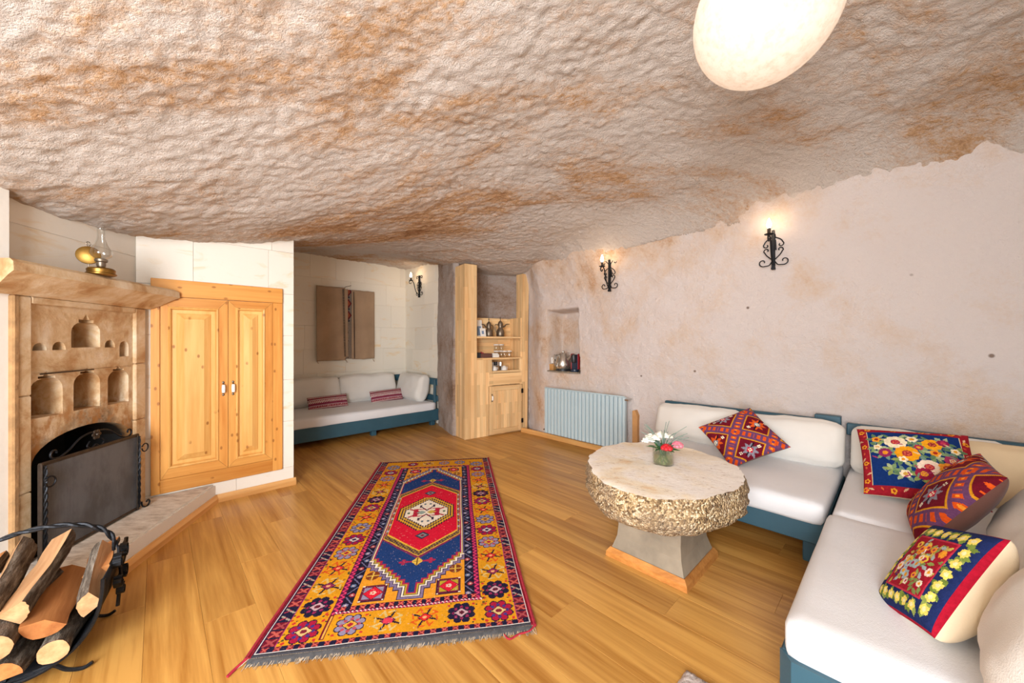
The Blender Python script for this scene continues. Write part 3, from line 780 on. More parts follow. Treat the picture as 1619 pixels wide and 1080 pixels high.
# ---------------------------------------------------------------- tall pine shelf unit in the corner
SO = Vector((-.60, 4.69, 0)); SA = math.atan2(.56, .828)
su = empty('shelf_unit', SO, SA, 'tall staved pine shelf unit fitted into the rock corner', 'shelf unit')
part(su, 'left_post', M_stave, (0, .178, 0, .28, 0, 2.24))
rp = [(.900, 0), (.985, 0), (1.000, 1.4), (1.012, 2.10), (1.0, 2.17), (.965, 2.20), (.910, 2.205), (.905, 1.0)]
MB().prism(rp, 0, .16, 'y').build('right_post', M_stave, su)
part(su, 'side_panel', M_stave, (.178, .352, .004, .03, 0, 1.01))
part(su, 'back_panel', M_staveH, (.17, .93, .30, .318, .62, 1.58))
part(su, 'inner_side', M_stave, (.895, .912, .03, .31, .62, 1.585)); part(su, 'inner_side', M_stave, (.170, .186, .25, .31, 1.0, 1.585))
part(su, 'shelf_board', M_staveH, (.178, .905, .01, .305, 1.294, 1.316)); part(su, 'shelf_board', M_staveH, (.178, .905, .01, .305, 1.008, 1.032))
part(su, 'niche_stile', M_stave, (.352, .408, .002, .028, .655, 1.008)); part(su, 'niche_stile', M_stave, (.86, .905, .002, .028, .655, 1.008))
part(su, 'niche_bottom', M_staveH, (.352, .905, .03, .305, .825, .842)); part(su, 'niche_lip', M_staveH, (.408, .86, -.012, .03, .83, .858))
part(su, 'drawer_front', M_staveH, (.360, .885, -.006, .02, .665, .825))
part(su, 'plinth_panel', M_stave, (.352, .905, .02, .05, 0, .655))
dr = empty('door', (0, 0, 0)); dr.parent = su
x0, x1, z0, z1 = .362, .882, .018, .652
part(dr, 'door_frame', M_stave, (x0, x0+.055, -.014, .012, z0, z1)); part(dr, 'door_frame', M_stave, (x1-.055, x1, -.014, .012, z0, z1))
part(dr, 'door_frame', M_staveH, (x0+.055, x1-.055, -.014, .012, z1-.06, z1)); part(dr, 'door_frame', M_staveH, (x0+.055, x1-.055, -.014, .012, z0, z0+.06))
nb_ = 6; wb = (x1-x0-.11)/nb_
for k in range(nb_): part(dr, 'bead_board', M_stave, (x0+.055+k*wb+.001, x0+.055+(k+1)*wb-.001, -.004, .012, z0+.06, z1-.06), ch=.004)
hd = MB(); hx, hz, yo = x0+.03, z1-.15, -.014; hd.cur = 1
for q in (-.045, .045): hd.ball((hx, yo-.006, hz+q), .009, 8, 6); hd.tube([(hx, yo, hz+q*.8), (hx, yo-.022, hz+q*.6)], .005, 6)
hd.cur = 0; hd.lathe([(.004, hz-.03), (.011, hz-.028), (.012, hz), (.011, hz+.028), (.004, hz+.03)], 10, (hx, yo-.025))
hd.build('handle', [M_white, M_bronze], dr, True, label='white porcelain handle on dark metal ends')
for z in (z1-.09, z0+.13):
    MB().box(x1-.012, x1+.022, -.018, -.010, z-.006, z+.006).box(x1-.012, x1-.004, -.018, -.01, z-.03, z+.03).box(x1+.014, x1+.022, -.018, -.008, z-.03, z+.03).tube([(x1+.004, -.017, z-.032), (x1+.004, -.017, z+.032)], .005, 6).build('hinge', M_iron, dr)

def onshelf(name, x, y, z, label, cat, group=None, rz=0):
    ca_, sa_ = math.cos(SA), math.sin(SA)
    return empty(name, (SO.x + x*ca_ - y*sa_, SO.y + x*sa_ + y*ca_, z), SA+rz, label, cat, group)
# two dallah coffee pots
def pot(x, y, rz, sc, label):
    e = onshelf('coffee_pot', x, y, 1.316, label, 'coffee pot', rz=rz)
    P = lambda *a: [(r*sc, z*sc) for r, z in a]
    MB().lathe(P((.05, 0), (.056, .01), (.058, .05), (.05, .09), (.032, .12), (.028, .135), (.036, .16), (.038, .175), (.034, .18)), 20).build('pot_body', M_bronze, e, True)
    MB().lathe(P((.036, .178), (.034, .195), (.018, .215), (.007, .225), (.005, .25), (.010, .256), (.004, .27), (.001, .285)), 16).build('lid', M_bronze, e, True)
    MB().tube([(sc*a, 0, sc*z) for a, z in catmull([(.03, .135), (.07, .15), (.10, .175), (.15, .18)], 5)], list(np.linspace(.016, .005, 16)*sc), 8).build('spout', M_bronze, e, True)
    MB().tube([(-sc*a, 0, sc*z) for a, z in catmull([(.034, .165), (.075, .17), (.09, .14), (.075, .08), (.052, .05)], 5)], .006*sc, 8).build('handle', M_bronze, e, True)
    return e
pot(.455, .17, R(195), .92, 'bronze coffee pot beside the leaning brochures'); pot(.63, .15, R(0), 1.0, 'bronze coffee pot with long curved spout on shelf')
# brochures
def card(name, x, y, w_, h_, lean, mat, label, ink=None, th=.004, rz=0):
    e = onshelf(name, x, y, 1.316, label, 'brochure', rz=rz)
    M_ = Matrix.Rotation(R(-lean), 4, 'X')
    MB().box(-w_/2, w_/2, 0, th, 0, h_, 0, M_).build('card', mat, e)
    if ink:
        m = MB()
        for b in ink: m.box(b[0]*w_, b[1]*w_, -.0008, 0, b[2]*h_, b[3]*h_, 0, M_)
        m.build('print', M_cards, e)
card('brochure_holder', .275, .14, .15, .23, 12, M_paper, 'tall white brochure holder standing at the left post', [(-.32, .36, .08, .62)])
card('leaflet', .325, .09, .085, .115, 14, M_paper, 'small white leaflet with blue print before the holder', [(-.22, .18, .3, .7)])
# second shelf
e = onshelf('tea_box', .235, .12, 1.032, 'dark little box at the end of the shelf', 'box'); part(e, 'box', M_dark, (-.045, .045, -.04, .04, 0, .065)); part(e, 'lid', M_dark, (-.047, .047, -.042, .042, .058, .07))
e = onshelf('wooden_tray', .37, .15, 1.032, 'small reddish wooden tray holding wrapped sweets', 'tray'); part(e, 'tray_side', M_brown, (-.09, .09, -.06, -.05, 0, .055), (-.09, .09, .05, .06, 0, .055), (-.09, -.08, -.06, .06, 0, .055), (.08, .09, -.06, .06, 0, .055)); part(e, 'tray_base', M_brown, (-.088, .088, -.058, .058, 0, .01))
for k, (dx, dy, dz) in enumerate(((-.04, 0, .055), (-.01, .015, .06), (.025, -.01, .055), (-.03, .03, .075))):
    q = onshelf('wrapped_sweet', .37+dx, .15+dy, 1.032+dz-.02, 'pink red wrapped sweet in the small tray', 'sweet', 'wrapped sweets in the tray'); m = MB().ball((0, 0, .012), .014, 8, 6, (1.2, 1, .8)); m.build('wrapped_candy', M_cardred, q, True); MB().prism([(-.03, -.01), (-.010, 0), (-.03, .012)], .008, .014).build('twisted_end', M_cardred, q); MB().prism([(.03, -.01), (.010, 0), (.03, .012)], .008, .014).build('twisted_end', M_cardred, q)
e = onshelf('sugar_packet_box', .525, .12, 1.032, 'small white packet box on the middle shelf', 'box'); part(e, 'packet_box', M_paper, (-.05, .05, -.03, .03, 0, .04)); part(e, 'packet', M_white, (-.044, .044, -.012, -.006, .02, .055), (-.044, .044, .004, .010, .02, .058))
def jar(x, y, z, label, group):
    e = onshelf('glass_jar', x, y, z, label, 'jar', group)
    MB().lathe([(.034, 0), (.036, .004), (.036, .07), (.033, .076)], 18).build('glass', M_glass, e, True)
    MB().lathe([(.0001, .074), (.038, .074), (.039, .078), (.039, .088), (.034, .09), (.0001, .09)], 18).build('lid', M_white, e, True)
for k, (x, y) in enumerate(((.60, .21), (.685, .215), (.765, .13), (.68, .12))):
    jar(x, y, 1.032, ('glass jar with white lid standing on the shelf board under another jar' if k < 2 else 'single glass jar with white lid standing on the shelf board'), ('jars carrying another jar' if k < 2 else 'single jars on the shelf board'))
for k, (x, y) in enumerate(((.60, .21), (.685, .215))):
    jar(x, y, 1.122, 'glass jar with white lid on top of another jar', 'glass jars stacked on top')
for k, x in enumerate((.50, .66)):
    e = onshelf('cup', x, .10, .842, 'white cup upside down on saucer in the lower niche', 'cup', 'white cups in the niche')
    MB().lathe([(.0001, .006), (.055, .003), (.066, .010), (.06, .012), (.0001, .010)], 20).build('saucer', M_white, e, True)
    MB().lathe([(.042, .012), (.043, .02), (.036, .05), (.022, .064), (.020, .070), (.016, .066), (.0001, .066)], 20).build('cup_body', M_white, e, True)
    MB().tube([(.036+.020*math.sin(a), 0, .038+.018*math.cos(a)) for a in np.linspace(.2, math.pi-.2, 9)], .004, 6).build('handle', M_white, e, True)
e = onshelf('sachet_stand', .58, .22, .842, 'small dark stand of sachets at the back of the niche', 'stand'); part(e, 'stand', M_steel, (-.10, .10, -.01, .01, .06, .12)); part(e, 'sachet', M_dark, (-.02, .005, -.016, -.011, .075, .125), (.012, .035, -.016, -.011, .075, .125)); [part(e, 'stand_leg', M_steel, (q, q+.01, -.03, .03, 0, .12)) for q in (-.1, .09)]
# ---------------------------------------------------------------- soft furnishing helpers
def soft_box(lx, ly, lz, r, puff=(0, 0, 0), n=(16, 16, 6), wr=.0, sd=0, pinch=0.0, sag=0.0):
    """rounded upholstery block centred at the origin, base at z=0"""
    h = np.array([lx, ly, lz])/2; bm = bmesh.new()
    ns = n
    def face(ax, sg):
        u, v = [i for i in range(3) if i != ax]
        a = np.linspace(-1, 1, ns[u]+1); b = np.linspace(-1, 1, ns[v]+1)
        a = np.sign(a)*np.abs(a)**.85; b = np.sign(b)*np.abs(b)**.85
        A, B = np.meshgrid(a, b, indexing='ij'); q = np.zeros(A.shape+(3,)); q[..., u] = A; q[..., v] = B; q[..., ax] = sg
        return q
    for ax in range(3):
        for sg in (-1, 1):
            q = face(ax, sg); p = q*h
            inn = np.clip(p, -(h-r), h-r); d = p-inn; ln = np.linalg.norm(d, axis=-1, keepdims=True)
            p2 = inn + d/np.maximum(ln, 1e-9)*r
            for k in range(3):
                if puff[k]:
                    o = [i for i in range(3) if i != k]
                    p2[..., k] += q[..., k]*puff[k]*np.clip(1-q[..., o[0]]**2, 0, 1)*np.clip(1-q[..., o[1]]**2, 0, 1)
            if pinch:
                e = np.abs(q[..., 0]*q[..., 2 if ly < lz else 1])
                p2[..., 1 if ly < lz else 2] *= 1 - pinch*np.clip(e, 0, 1)**3
            if wr:
                p2[..., 2] += wr*fbm(p2[..., 0]*6+p2[..., 1]*4, p2[..., 1]*5-p2[..., 2]*6, 3, sd)
                p2[..., 1] += wr*fbm(p2[..., 0]*7+9, p2[..., 2]*8+p2[..., 1]*2, 3, sd+4)
            if sag: p2[..., 2] -= sag*np.clip(1-q[..., 0]**2, 0, 1)*(q[..., 2] > .3)
            p2[..., 2] += h[2]
            nu, nv = p2.shape[:2]; vv = [[bm.verts.new(p2[i, j]) for j in range(nv)] for i in range(nu)]
            for i in range(nu-1):
                for j in range(nv-1): bm.faces.new((vv[i][j], vv[i+1][j], vv[i+1][j+1], vv[i][j+1]))
    bmesh.ops.remove_doubles(bm, verts=bm.verts, dist=1e-4); bmesh.ops.recalc_face_normals(bm, faces=bm.faces)
    me = bpy.data.meshes.new('soft'); bm.to_mesh(me); bm.free()
    me.polygons.foreach_set('use_smooth', [True]*len(me.polygons)); return me
def soft(name, parent, mat, loc, *a, rot=None, **k):
    me = soft_box(*a, **k); me.name = name; me.materials.append(mat); o = link(name, me, parent, loc)
    if rot: o.rotation_euler = rot
    return o
def frame_from(o, center, xv, yv):
    x = Vector(xv).normalized(); y = Vector(yv); y = (y - x*y.dot(x)).normalized(); z = x.cross(y)
    m = Matrix((x, y, z)).transposed().to_4x4(); m.translation = center; o.matrix_world = m
def pillow(name, center, xv, yv, w_, h_, th, label, colors, mats, cat='pillow', back_label=None, group=None, n=None, edge=.07, pw=.42, sd=0, curl=0, ff=.5):
    """center/xv/yv world; colors canvas (nx,ny,3) on the front face"""
    e = empty(name, (0, 0, 0), 0, label, cat, group); frame_from(e, center, xv, yv)
    nx, ny = (colors.shape[0], colors.shape[1]) if colors is not None else (n or 40, n or 40)
    u, v = np.meshgrid(np.linspace(-1, 1, nx+1), np.linspace(-1, 1, ny+1), indexing='ij')
    X = u*w_/2*(1 - edge*(1-v**2)*np.abs(u)**2); Y = v*h_/2*(1 - edge*(1-u**2)*np.abs(v)**2)
    T = th/2*np.clip((1-u**2)*(1-v**2), 0, 1)**pw
    wr = .004*fbm(u*3, v*3, 3, sd)*np.clip((1-u**2)*(1-v**2)*4, 0, 1)
    cz = curl*(np.clip((u*v), 0, 1)**3 * (u < 0))
    ob = []
    for sg, nm, mt in ((1, 'front_cover', mats[0]), (-1, 'back_cover', mats[1])):
        P = np.stack([X, Y, sg*T*2*(ff if sg > 0 else 1-ff) + wr + cz], -1)
        me = grid_mesh(nm, P, mt, flip=(sg < 0), colors=colors if sg > 0 else None); ob.append(link(nm, me, e))
    if back_label: ob[1]['label'] = back_label
    return e

class CV:
    def __init__(s, w_, h_, nx, ny, bg, cx=0, cy=0):
        s.X, s.Y = np.meshgrid((np.arange(nx)+.5)/nx*w_+cx, (np.arange(ny)+.5)/ny*h_+cy, indexing='ij')
        s.c = np.zeros((nx, ny, 3)); s.c[:] = lin(bg)
    def put(s, m, col): s.c[m] = lin(col)
    def rect(s, x0, x1, y0, y1, col): s.put((s.X >= x0) & (s.X < x1) & (s.Y >= y0) & (s.Y < y1), col)
    def disc(s, cx, cy, rx, ry, col): s.put(((s.X-cx)/rx)**2 + ((s.Y-cy)/ry)**2 <= 1, col)
    def dia(s, cx, cy, rx, ry, col): s.put(np.abs(s.X-cx)/rx + np.abs(s.Y-cy)/ry <= 1, col)
    def hexa(s, cx, cy, rx, ry, ey, col):
        s.put((np.abs(s.X-cx) <= rx) & (np.abs(s.Y-cy) <= ry + (ey-ry)*(1-np.abs(s.X-cx)/rx)), col)
    def line(s, p, q, w_, col):
        p = np.array(p); q = np.array(q); d = q-p; L2 = max((d**2).sum(), 1e-9)
        t = np.clip(((s.X-p[0])*d[0]+(s.Y-p[1])*d[1])/L2, 0, 1)
        s.put((s.X-p[0]-t*d[0])**2 + (s.Y-p[1]-t*d[1])**2 <= (w_/2)**2, col)
    def petals(s, cx, cy, r, n, pr, col, a0=0, sx=1, sy=1):
        for k in range(n):
            a = a0+2*math.pi*k/n; s.disc(cx+r*math.cos(a)*sx, cy+r*math.sin(a)*sy, pr*sx, pr*sy, col)
    def flower(s, cx, cy, r, col, mid, n=6, a0=0): s.petals(cx, cy, r*.6, n, r*.42, col, a0); s.disc(cx, cy, r*.42, r*.42, mid)
    def leaf(s, cx, cy, a, L, w_, col):
        dx = s.X-cx; dy = s.Y-cy; u = dx*math.cos(a)+dy*math.sin(a); v = -dx*math.sin(a)+dy*math.cos(a)
        s.put((u > 0) & (u < L) & (np.abs(v) < w_*np.sin(np.pi*np.clip(u/L, 0, 1))), col)

# ---------------------------------------------------------------- the knotted rug
RW, RL = 1.13, 2.36
rc = CV(RW, RL, 282, 590, '#7a1626')
NAVY, MAR, YEL, ORG, RED, LAV, BLU, PNK, CRM = '#1c1a36', '#6d1428', '#d4931a', '#df9628', '#cf1434', '#8f7f9c', '#1b3a72', '#bf5a50', '#e8dccb'
uc = .577
rc.rect(.016, 1.114, .0, 2.36, NAVY)
def cell(cx, cy, w_, h_, col):
    for sx in (-1, 1):
        for sy in (-1, 1): rc.line((cx, cy), (cx+sx*w_*.42, cy+sy*h_*.42), w_*.22, col)
# outer guard: alternating crossed cells and slanted leaves
for side, x0, x1 in ((0, .030, .080), (1, 1.066, 1.110)):
    k = 0; y = .045
    while y < 2.30:
        xm = (x0+x1)/2
        if k % 5 < 3: rc.rect(x0, x1, y+.004, y+.042, MAR); cell(xm, y+.023, .042, .036, PNK if k % 2 else '#a3464a')
        else: rc.line((x0+.005, y+.035), (x1-.005, y+.008), .009, '#a89a8c'); rc.line((x0+.004, y+.012), (xm, y+.024), .007, '#a03248')
        k += 1; y += .0455
    e0 = .020 if side == 0 else 1.108
    rc.rect(e0, e0+.004, 0, 2.36, '#c9c2c4')
rc.rect(.016, 1.114, 0, .016, '#3a3a40'); rc.rect(.022, 1.11, .016, .021, '#d6d2d2'); 
rc.rect(.03, 1.106, .022, .043, NAVY)
for k in range(23):
    x = .05+k*.0465; rc.rect(x-.012, x+.012, .022, .043, MAR); cell(x, .0325, .024, .02, PNK)
# yellow main border
rc.rect(.082, 1.064, .045, 2.325, YEL)
rc.rect(.080, .083, .045, 2.33, '#9c2a6a'); rc.rect(1.063, 1.066, .045, 2.33, '#9c2a6a')
def rosette(cx, cy, R1, o1, o2, c1, c2, sy=1.0):
    rc.petals(cx, cy, R1*.74, 8, R1*.30, '#2a1c30', .39, 1, sy); rc.petals(cx, cy, R1*.72, 8, R1*.235, o1, .39, 1, sy)
    rc.disc(cx, cy, R1*.70, R1*.70*sy, o1); rc.petals(cx, cy, R1*.56, 8, R1*.13, o2, .0, 1, sy)
    rc.dia(cx, cy, R1*.58, R1*.50*sy, '#2a1c30'); rc.dia(cx, cy, R1*.50, R1*.42*sy, c1); rc.disc(cx, cy, R1*.2, R1*.17*sy, c2)
    rc.petals(cx, cy, R1*1.28, 4, R1*.12, '#c2372e', .785, 1, sy*.9); rc.petals(cx, cy, R1*1.38, 4, R1*.07, '#3a3a28', .60, 1, sy*.9)
def hooked(cx, cy, R1, o1, c1):
    for k in range(8):
        a = k*math.pi/4+.39; rc.line((cx+R1*.4*math.cos(a), cy+R1*.4*math.sin(a)), (cx+R1*math.cos(a), cy+R1*math.sin(a)), R1*.16, '#2c2030' if k % 2 else o1)
        rc.line((cx+R1*math.cos(a), cy+R1*math.sin(a)), (cx+R1*.85*math.cos(a+.45), cy+R1*.85*math.sin(a+.45)), R1*.13, o1)
    rc.dia(cx, cy, R1*.58, R1*.46, '#2a1c30'); rc.dia(cx, cy, R1*.48, R1*.37, c1); rc.disc(cx, cy, R1*.17, R1*.13, '#e0a070')
sch = [('#a3183a', '#41327a', '#d7b77a', '#7a2230'), (NAVY, '#8a2452', '#c2a0a8', '#5a1a2c'), None, ('o',), ('#8f86a2', '#b04a5a', '#d9a33c', '#a32030'), ('#a3183a', '#512460', '#cfc2c0', '#29204a'), ('#8f86a2', '#5d5578', '#d9a33c', '#6a1a26'), ('o',)]
def border_motif(k, cx, cy, R1):
    s_ = sch[k % len(sch)]
    if s_ is None: hooked(cx, cy, R1, '#cbb070', '#8f2a50')
    elif s_[0] == 'o': hooked(cx, cy, R1*.95, '#d4581e', '#d42a26')
    else: rosette(cx, cy, R1, *s_)
for side, ux in ((0, .163), (1, .988)):
    for k in range(15): border_motif(k + (0 if side else 0), ux, .110+k*.1475, .066)
for k, ux in enumerate((.345, .50, .66, .82)): border_motif([4, 2, 7, 1][k], ux, .120, .062)
for k, ux in enumerate((.345, .50, .66, .82)): border_motif([5, 2, 4, 6][k], ux, 2.245, .055)
rc.hexa(.50, .12, .02, .014, .016, '#d43a50')
rc.rect(.242, .262, .05, .19, MAR); rc.rect(.249, .255, .055, .185, '#d7a04a')
rng2 = random.Random(4)
for side, (xa, xb) in ((0, (.09, .235)), (1, (.915, 1.058))):
    for k in range(110):
        x = rng2.choice((xa+.006, xb-.006)) + rng2.uniform(-.008, .008); y = rng2.uniform(.06, 2.3); rc.disc(x, y, .006, .006, rng2.choice(('#b8391f', '#43402a', '#8a6a18')))
# inner guard: zigzag + flowered navy stripe
I0, I1 = .242, .912
rc.rect(I0, I1, .192, 2.152, '#5c1440')
for k in range(64):
    y = .2+k*.0305
    for xa, xb in ((I0+.004, I0+.026), (I1-.026, I1-.004)):
        rc.line((xa, y), (xb, y+.015), .007, '#d23a6a'); rc.line((xb, y+.015), (xa, y+.0305), .007, '#d23a6a')
for k in range(38):
    x = I0+.01+k*.0175; rc.line((x, .196), (x+.00875, .206), .006, '#d24a6a'); rc.line((x+.00875, .206), (x+.0175, .196), .006, '#e6c8c8')
    rc.line((x, 2.142), (x+.00875, 2.15), .006, '#d24a6a')
for xa, xb in ((.270, .318), (.836, .884)):
    rc.rect(xa, xb, .21, 2.14, '#17152c'); xm = (xa+xb)/2
    for k in range(27):
        y = .245+k*.0715; rc.disc(xm + (.006 if k % 2 else -.006), y, .014, .014, ('#7f7aa0', '#a8404a', '#5a6e96')[k % 3]); rc.disc(xm + (.006 if k % 2 else -.006), y, .006, .006, '#c9b8b0')
        sg = 1 if k % 2 else -1
        rc.line((xm-sg*.018, y+.012), (xm+sg*.018, y+.058), .006, '#6f6a8e')
for yy0, yy1 in ((.211, .239), (2.118, 2.142)):
    rc.rect(.268, .888, yy0, yy1, '#1c1830')
    for k in range(15):
        x = .285+k*.0425; rc.rect(x-.012, x+.012, yy0, yy1, '#7a1a2c'); cell(x, (yy0+yy1)/2, .024, .022, '#dc6a5a')
# golden field with the stepped blue medallion
rc.rect(.318, .836, .239, 2.118, ORG)
def stepped(off, col):
    """stepped outline of the prayer medallion grown by off"""
    for sg, yc, tip, wid in ((-1, .64, .303, .612), (1, 1.70, 2.05, 1.73)):
        pass
    n_ = 9; hw = .236
    ylo = np.linspace(.62, .375, n_); yhi = np.linspace(1.74, 1.985, n_); xs = np.linspace(hw, .040, n_)
    dx = np.abs(rc.X-uc)
    m = np.zeros_like(rc.X, bool)
    for i in range(n_): m |= (dx <= xs[i]+off) & (rc.Y >= ylo[i]-off*1.1) & (rc.Y <= yhi[i]+off*1.1)
    m |= (dx <= .014+off) & (rc.Y >= .30-off) & (rc.Y <= 2.05+off)
    m &= (rc.Y < 2.118) & (rc.Y > .239) & (dx < .259)
    rc.put(m, col)
for off, col in ((.052, '#2a2440'), (.048, '#7f6f92'), (.036, '#3a2a40'), (.032, '#e6dccd'), (.023, '#3a3a30'), (.020, '#b89a2c'), (.012, '#a2264a'), (.002, BLU)): stepped(off, col)
for sx in (-1, 1):   # stripes beside the medallion
    x = uc+sx*.244; rc.rect(min(x, x+sx*.004), max(x, x+sx*.004), .60, 1.76, '#e6dccd'); x = uc+sx*.251; rc.rect(min(x, x+sx*.008), max(x, x+sx*.008), .60, 1.76, '#5d5578')
ym = 1.165
rc.hexa(uc, ym, .238, .355, .585, '#7a2a52'); rc.hexa(uc, ym, .236, .340, .560, '#d7a836'); rc.hexa(uc, ym, .232, .332, .552, '#8f7434')
m_ = (np.abs(((rc.X*1.0+rc.Y*.55)*90) % 2-1) < .28) | (np.abs(((rc.X*1.0-rc.Y*.55)*90) % 2-1) < .28)
keep = (np.abs(rc.X-uc) <= .232) & (np.abs(rc.Y-ym) <= .332+(.552-.332)*(1-np.abs(rc.X-uc)/.232))
rc.put(keep & m_, '#3a2440')
for sx in (-1, 1):
    for k in range(14): rc.disc(uc+sx*.226, .88+k*.0425, .010, .014, '#a9a2b8' if k % 2 else '#8a3a5a')
rc.hexa(uc, ym, .221, .298, .512, '#e0b23c'); rc.hexa(uc, ym, .216, .285, .498, RED)
for off, col in ((.0, '#2a1c30'), (.008, '#d7a02c'), (.022, '#2a2440'), (.030, '#c9a03a'), (.040, '#3a2030'), (.048, CRM)):
    n_ = 10; m = np.zeros_like(rc.X, bool)
    for i in range(n_):
        xw = .198*(1-i/(n_+2.2)); yw = .10+i*.0175
        m |= (np.abs(rc.X-uc) <= xw-off) & (np.abs(rc.Y-1.16) <= yw-off*.9+.0)
    rc.put(m, col)
n_ = 8
for sx in (-1, 1):
    rc.line((uc+sx*.03, 1.16), (uc+sx*.12, 1.22), .016, '#a81c34'); rc.line((uc+sx*.03, 1.16), (uc+sx*.12, 1.10), .016, '#a81c34'); rc.rect(uc+sx*.075-.016, uc+sx*.075+.016, 1.10, 1.22, '#b0203a')
    rc.dia(uc+sx*.035, 1.16, .034, .03, '#c9a84a' if sx > 0 else '#8fa098'); rc.disc(uc+sx*.125, 1.16, .01, .014, '#4a6a50')
    for sy in (-1, 1):
        rc.line((uc, 1.16+sy*.03), (uc+sx*.05, 1.16+sy*.10), .010, '#3a2a40'); rc.line((uc+sx*.01, 1.16+sy*.05), (uc+sx*.06, 1.16+sy*.055), .010, '#a81c34'); rc.disc(uc+sx*.02, 1.16+sy*.135, .010, .012, '#5a6a78'); rc.rect(uc+sx*.05-.008, uc+sx*.05+.008, 1.16+sy*.10-.02, 1.16+sy*.10+.02, '#3a2a40')
for y in (.838, 1.50):
    for r_, col in ((.050, '#4a1c3a'), (.042, '#2d4a58'), (.030, '#8f8a90'), (.018, '#7a2a3a')): rc.dia(uc, y, r_, r_*.95, col)
for y in (.558, 1.775):
    rc.dia(uc, y, .035, .04, '#d7a836'); rc.line((uc-.09, y), (uc+.09, y), .012, '#a2264a'); rc.dia(uc, y, .03, .035, '#e0bc50'); rc.line((uc-.02, y), (uc+.02, y), .006, '#7a5a20'); rc.line((uc, y-.03), (uc, y+.03), .006, '#7a5a20')
    for sx in (-1, 1): rc.petals(uc+sx*.075, y, .016, 4, .010, '#a2264a')
for sx in (-1, 1):
    for by in (.318, 2.035):
        bx = uc+sx*.182; r_ = .060 if by < 1 else .052
        rc.rect(bx-r_, bx+r_, by-r_, by+r_, '#3a1a34'); rc.rect(bx-r_+.006, bx+r_-.006, by-r_+.006, by+r_-.006, '#6a2038'); rc.rect(bx-r_+.014, bx+r_-.014, by-r_+.016, by+r_-.016, '#b49a2c' if sx > 0 else '#8f86a2')
        rc.dia(bx, by, .050, .052, '#2a1c30'); rc.dia(bx, by, .046, .047, '#d01c34'); rc.petals(bx, by, .010, 5, .006, '#d9c0a8')
        for ax_ in (-1, 1):
            for ay in (-1, 1): rc.disc(bx+ax_*(r_-.006), by+ay*(r_-.006), .006, .006, '#e8dccb')
    for cy in (.456, 1.92):
        bx = uc+sx*.213; rc.disc(bx, cy, .034, .036, '#7a3a1c'); rc.line((bx-.03, cy), (bx+.03, cy), .006, '#d7b04a'); rc.line((bx, cy-.032), (bx, cy+.032), .006, '#d7b04a')
rc.rect(.03, 1.10, 2.328, 2.352, '#3a1830')
for k in range(40): rc.rect(.035+k*.0268, .047+k*.0268, 2.330, 2.346, '#a03a48')
rc.c *= (1 + .10*fbm(rc.X*60, rc.Y*60, 2, 3))[..., None]; rc.c = np.clip(rc.c, 0, 1)
# abrash: worn yarn
wear = (vn(rc.X*170, rc.Y*170, 9) > .43) & (np.abs(rc.X-uc) < .25)
rc.c[wear] = rc.c[wear]*.55 + np.array(lin('#d8c2b8'))*.45
BLc, BRc, TLc, TRc = [np.array(p) for p in ((-1.039, 1.442), (.101, 1.618), (-1.344, 3.789), (-.253, 3.953))]
U, V = np.meshgrid(np.linspace(0, 1, 283), np.linspace(0, 1, 591), indexing='ij')
def rug_xy(u, v): return (BLc*(1-u)[..., None]+BRc*u[..., None])*(1-v)[..., None] + (TLc*(1-u)[..., None]+TRc*u[..., None])*v[..., None]
rug = empty('rug', (-.63, 2.7, 0), 0, 'red blue and gold knotted rug with hexagon medallion on the floor', 'rug')
P = rug_xy(U, V) - np.array([-.63, 2.7]); P = P + np.stack([.006*fbm(V*9, U*2, 2, 2), .008*fbm(U*7, V*2, 2, 6)], -1)
edge = np.minimum(np.minimum(U, 1-U)*RW, np.minimum(V, 1-V)*RL)
Z = .003 + .009*sstep(0, .006, edge) + .0015*fbm(U*9, V*16, 2, 4)
link('pile', grid_mesh('pile', np.concatenate([P, Z[..., None]], -1), M_knot, colors=rc.c), rug)
# bound red edges and fringes
M_redwool = plain('red_wool', '#9c1c30', .95, vary=.25, scale=60)
for u in (0, 1):
    vv = np.linspace(0, 1, 60); q = rug_xy(np.full(60, u*1.0), vv) - np.array([-.63, 2.7]) + np.stack([.006*fbm(vv*9, vv*0+u*2., 2, 2), .008*fbm(vv*0+u*7., vv*2, 2, 6)], -1)
    MB().tube([(a[0], a[1], .008) for a in q], .008, 6).build('edge_binding', M_redwool, rug)
M_fr = plain('fringe_wool', '#b9a78f', .95, vary=.3, scale=30)
fr = MB(); fr.cur = 0
for vend, dirv, ln, cnt in ((0, -1, .042, 420), (1, 1, .022, 300)):
    for k in range(cnt):
        u = np.array((k+random.random())/cnt); q = rug_xy(u, np.array(float(vend))) - np.array([-.63, 2.7]); L_ = ln*random.uniform(.5, 1.25)
        d = Vector((random.uniform(-.5, .5), dirv, 0)).normalized(); a = Vector((q[0], q[1]-dirv*.004, .008)); b = a + d*L_*.55 + Vector((0, 0, -.002)); c_ = a + d*L_ + Vector((random.uniform(-.006, .006), 0, -.0055))
        fr.tube([a, b, c_], [.0016, .0015, .001], 3, False)
fr.build('fringe', M_fr, rug, kind='stuff')
vv = np.linspace(0.01, .985, 80); kk = rug_xy(vv, np.zeros(80)) - np.array([-.63, 2.7]); k2 = rug_xy(vv, np.full(80, -.012)) - np.array([-.63, 2.7])
me = np.zeros((80, 3, 3)); me[:, 0, :2] = kk; me[:, 2, :2] = k2; me[:, 1, :2] = (kk+k2)/2; me[:, 0, 2] = .010; me[:, 1, 2] = .009; me[:, 2, 2] = .002
link('kilim_end', grid_mesh('kilim_end', me, plain('dark_weft', '#4a4a4c', .95, vary=.3, scale=60)), rug)
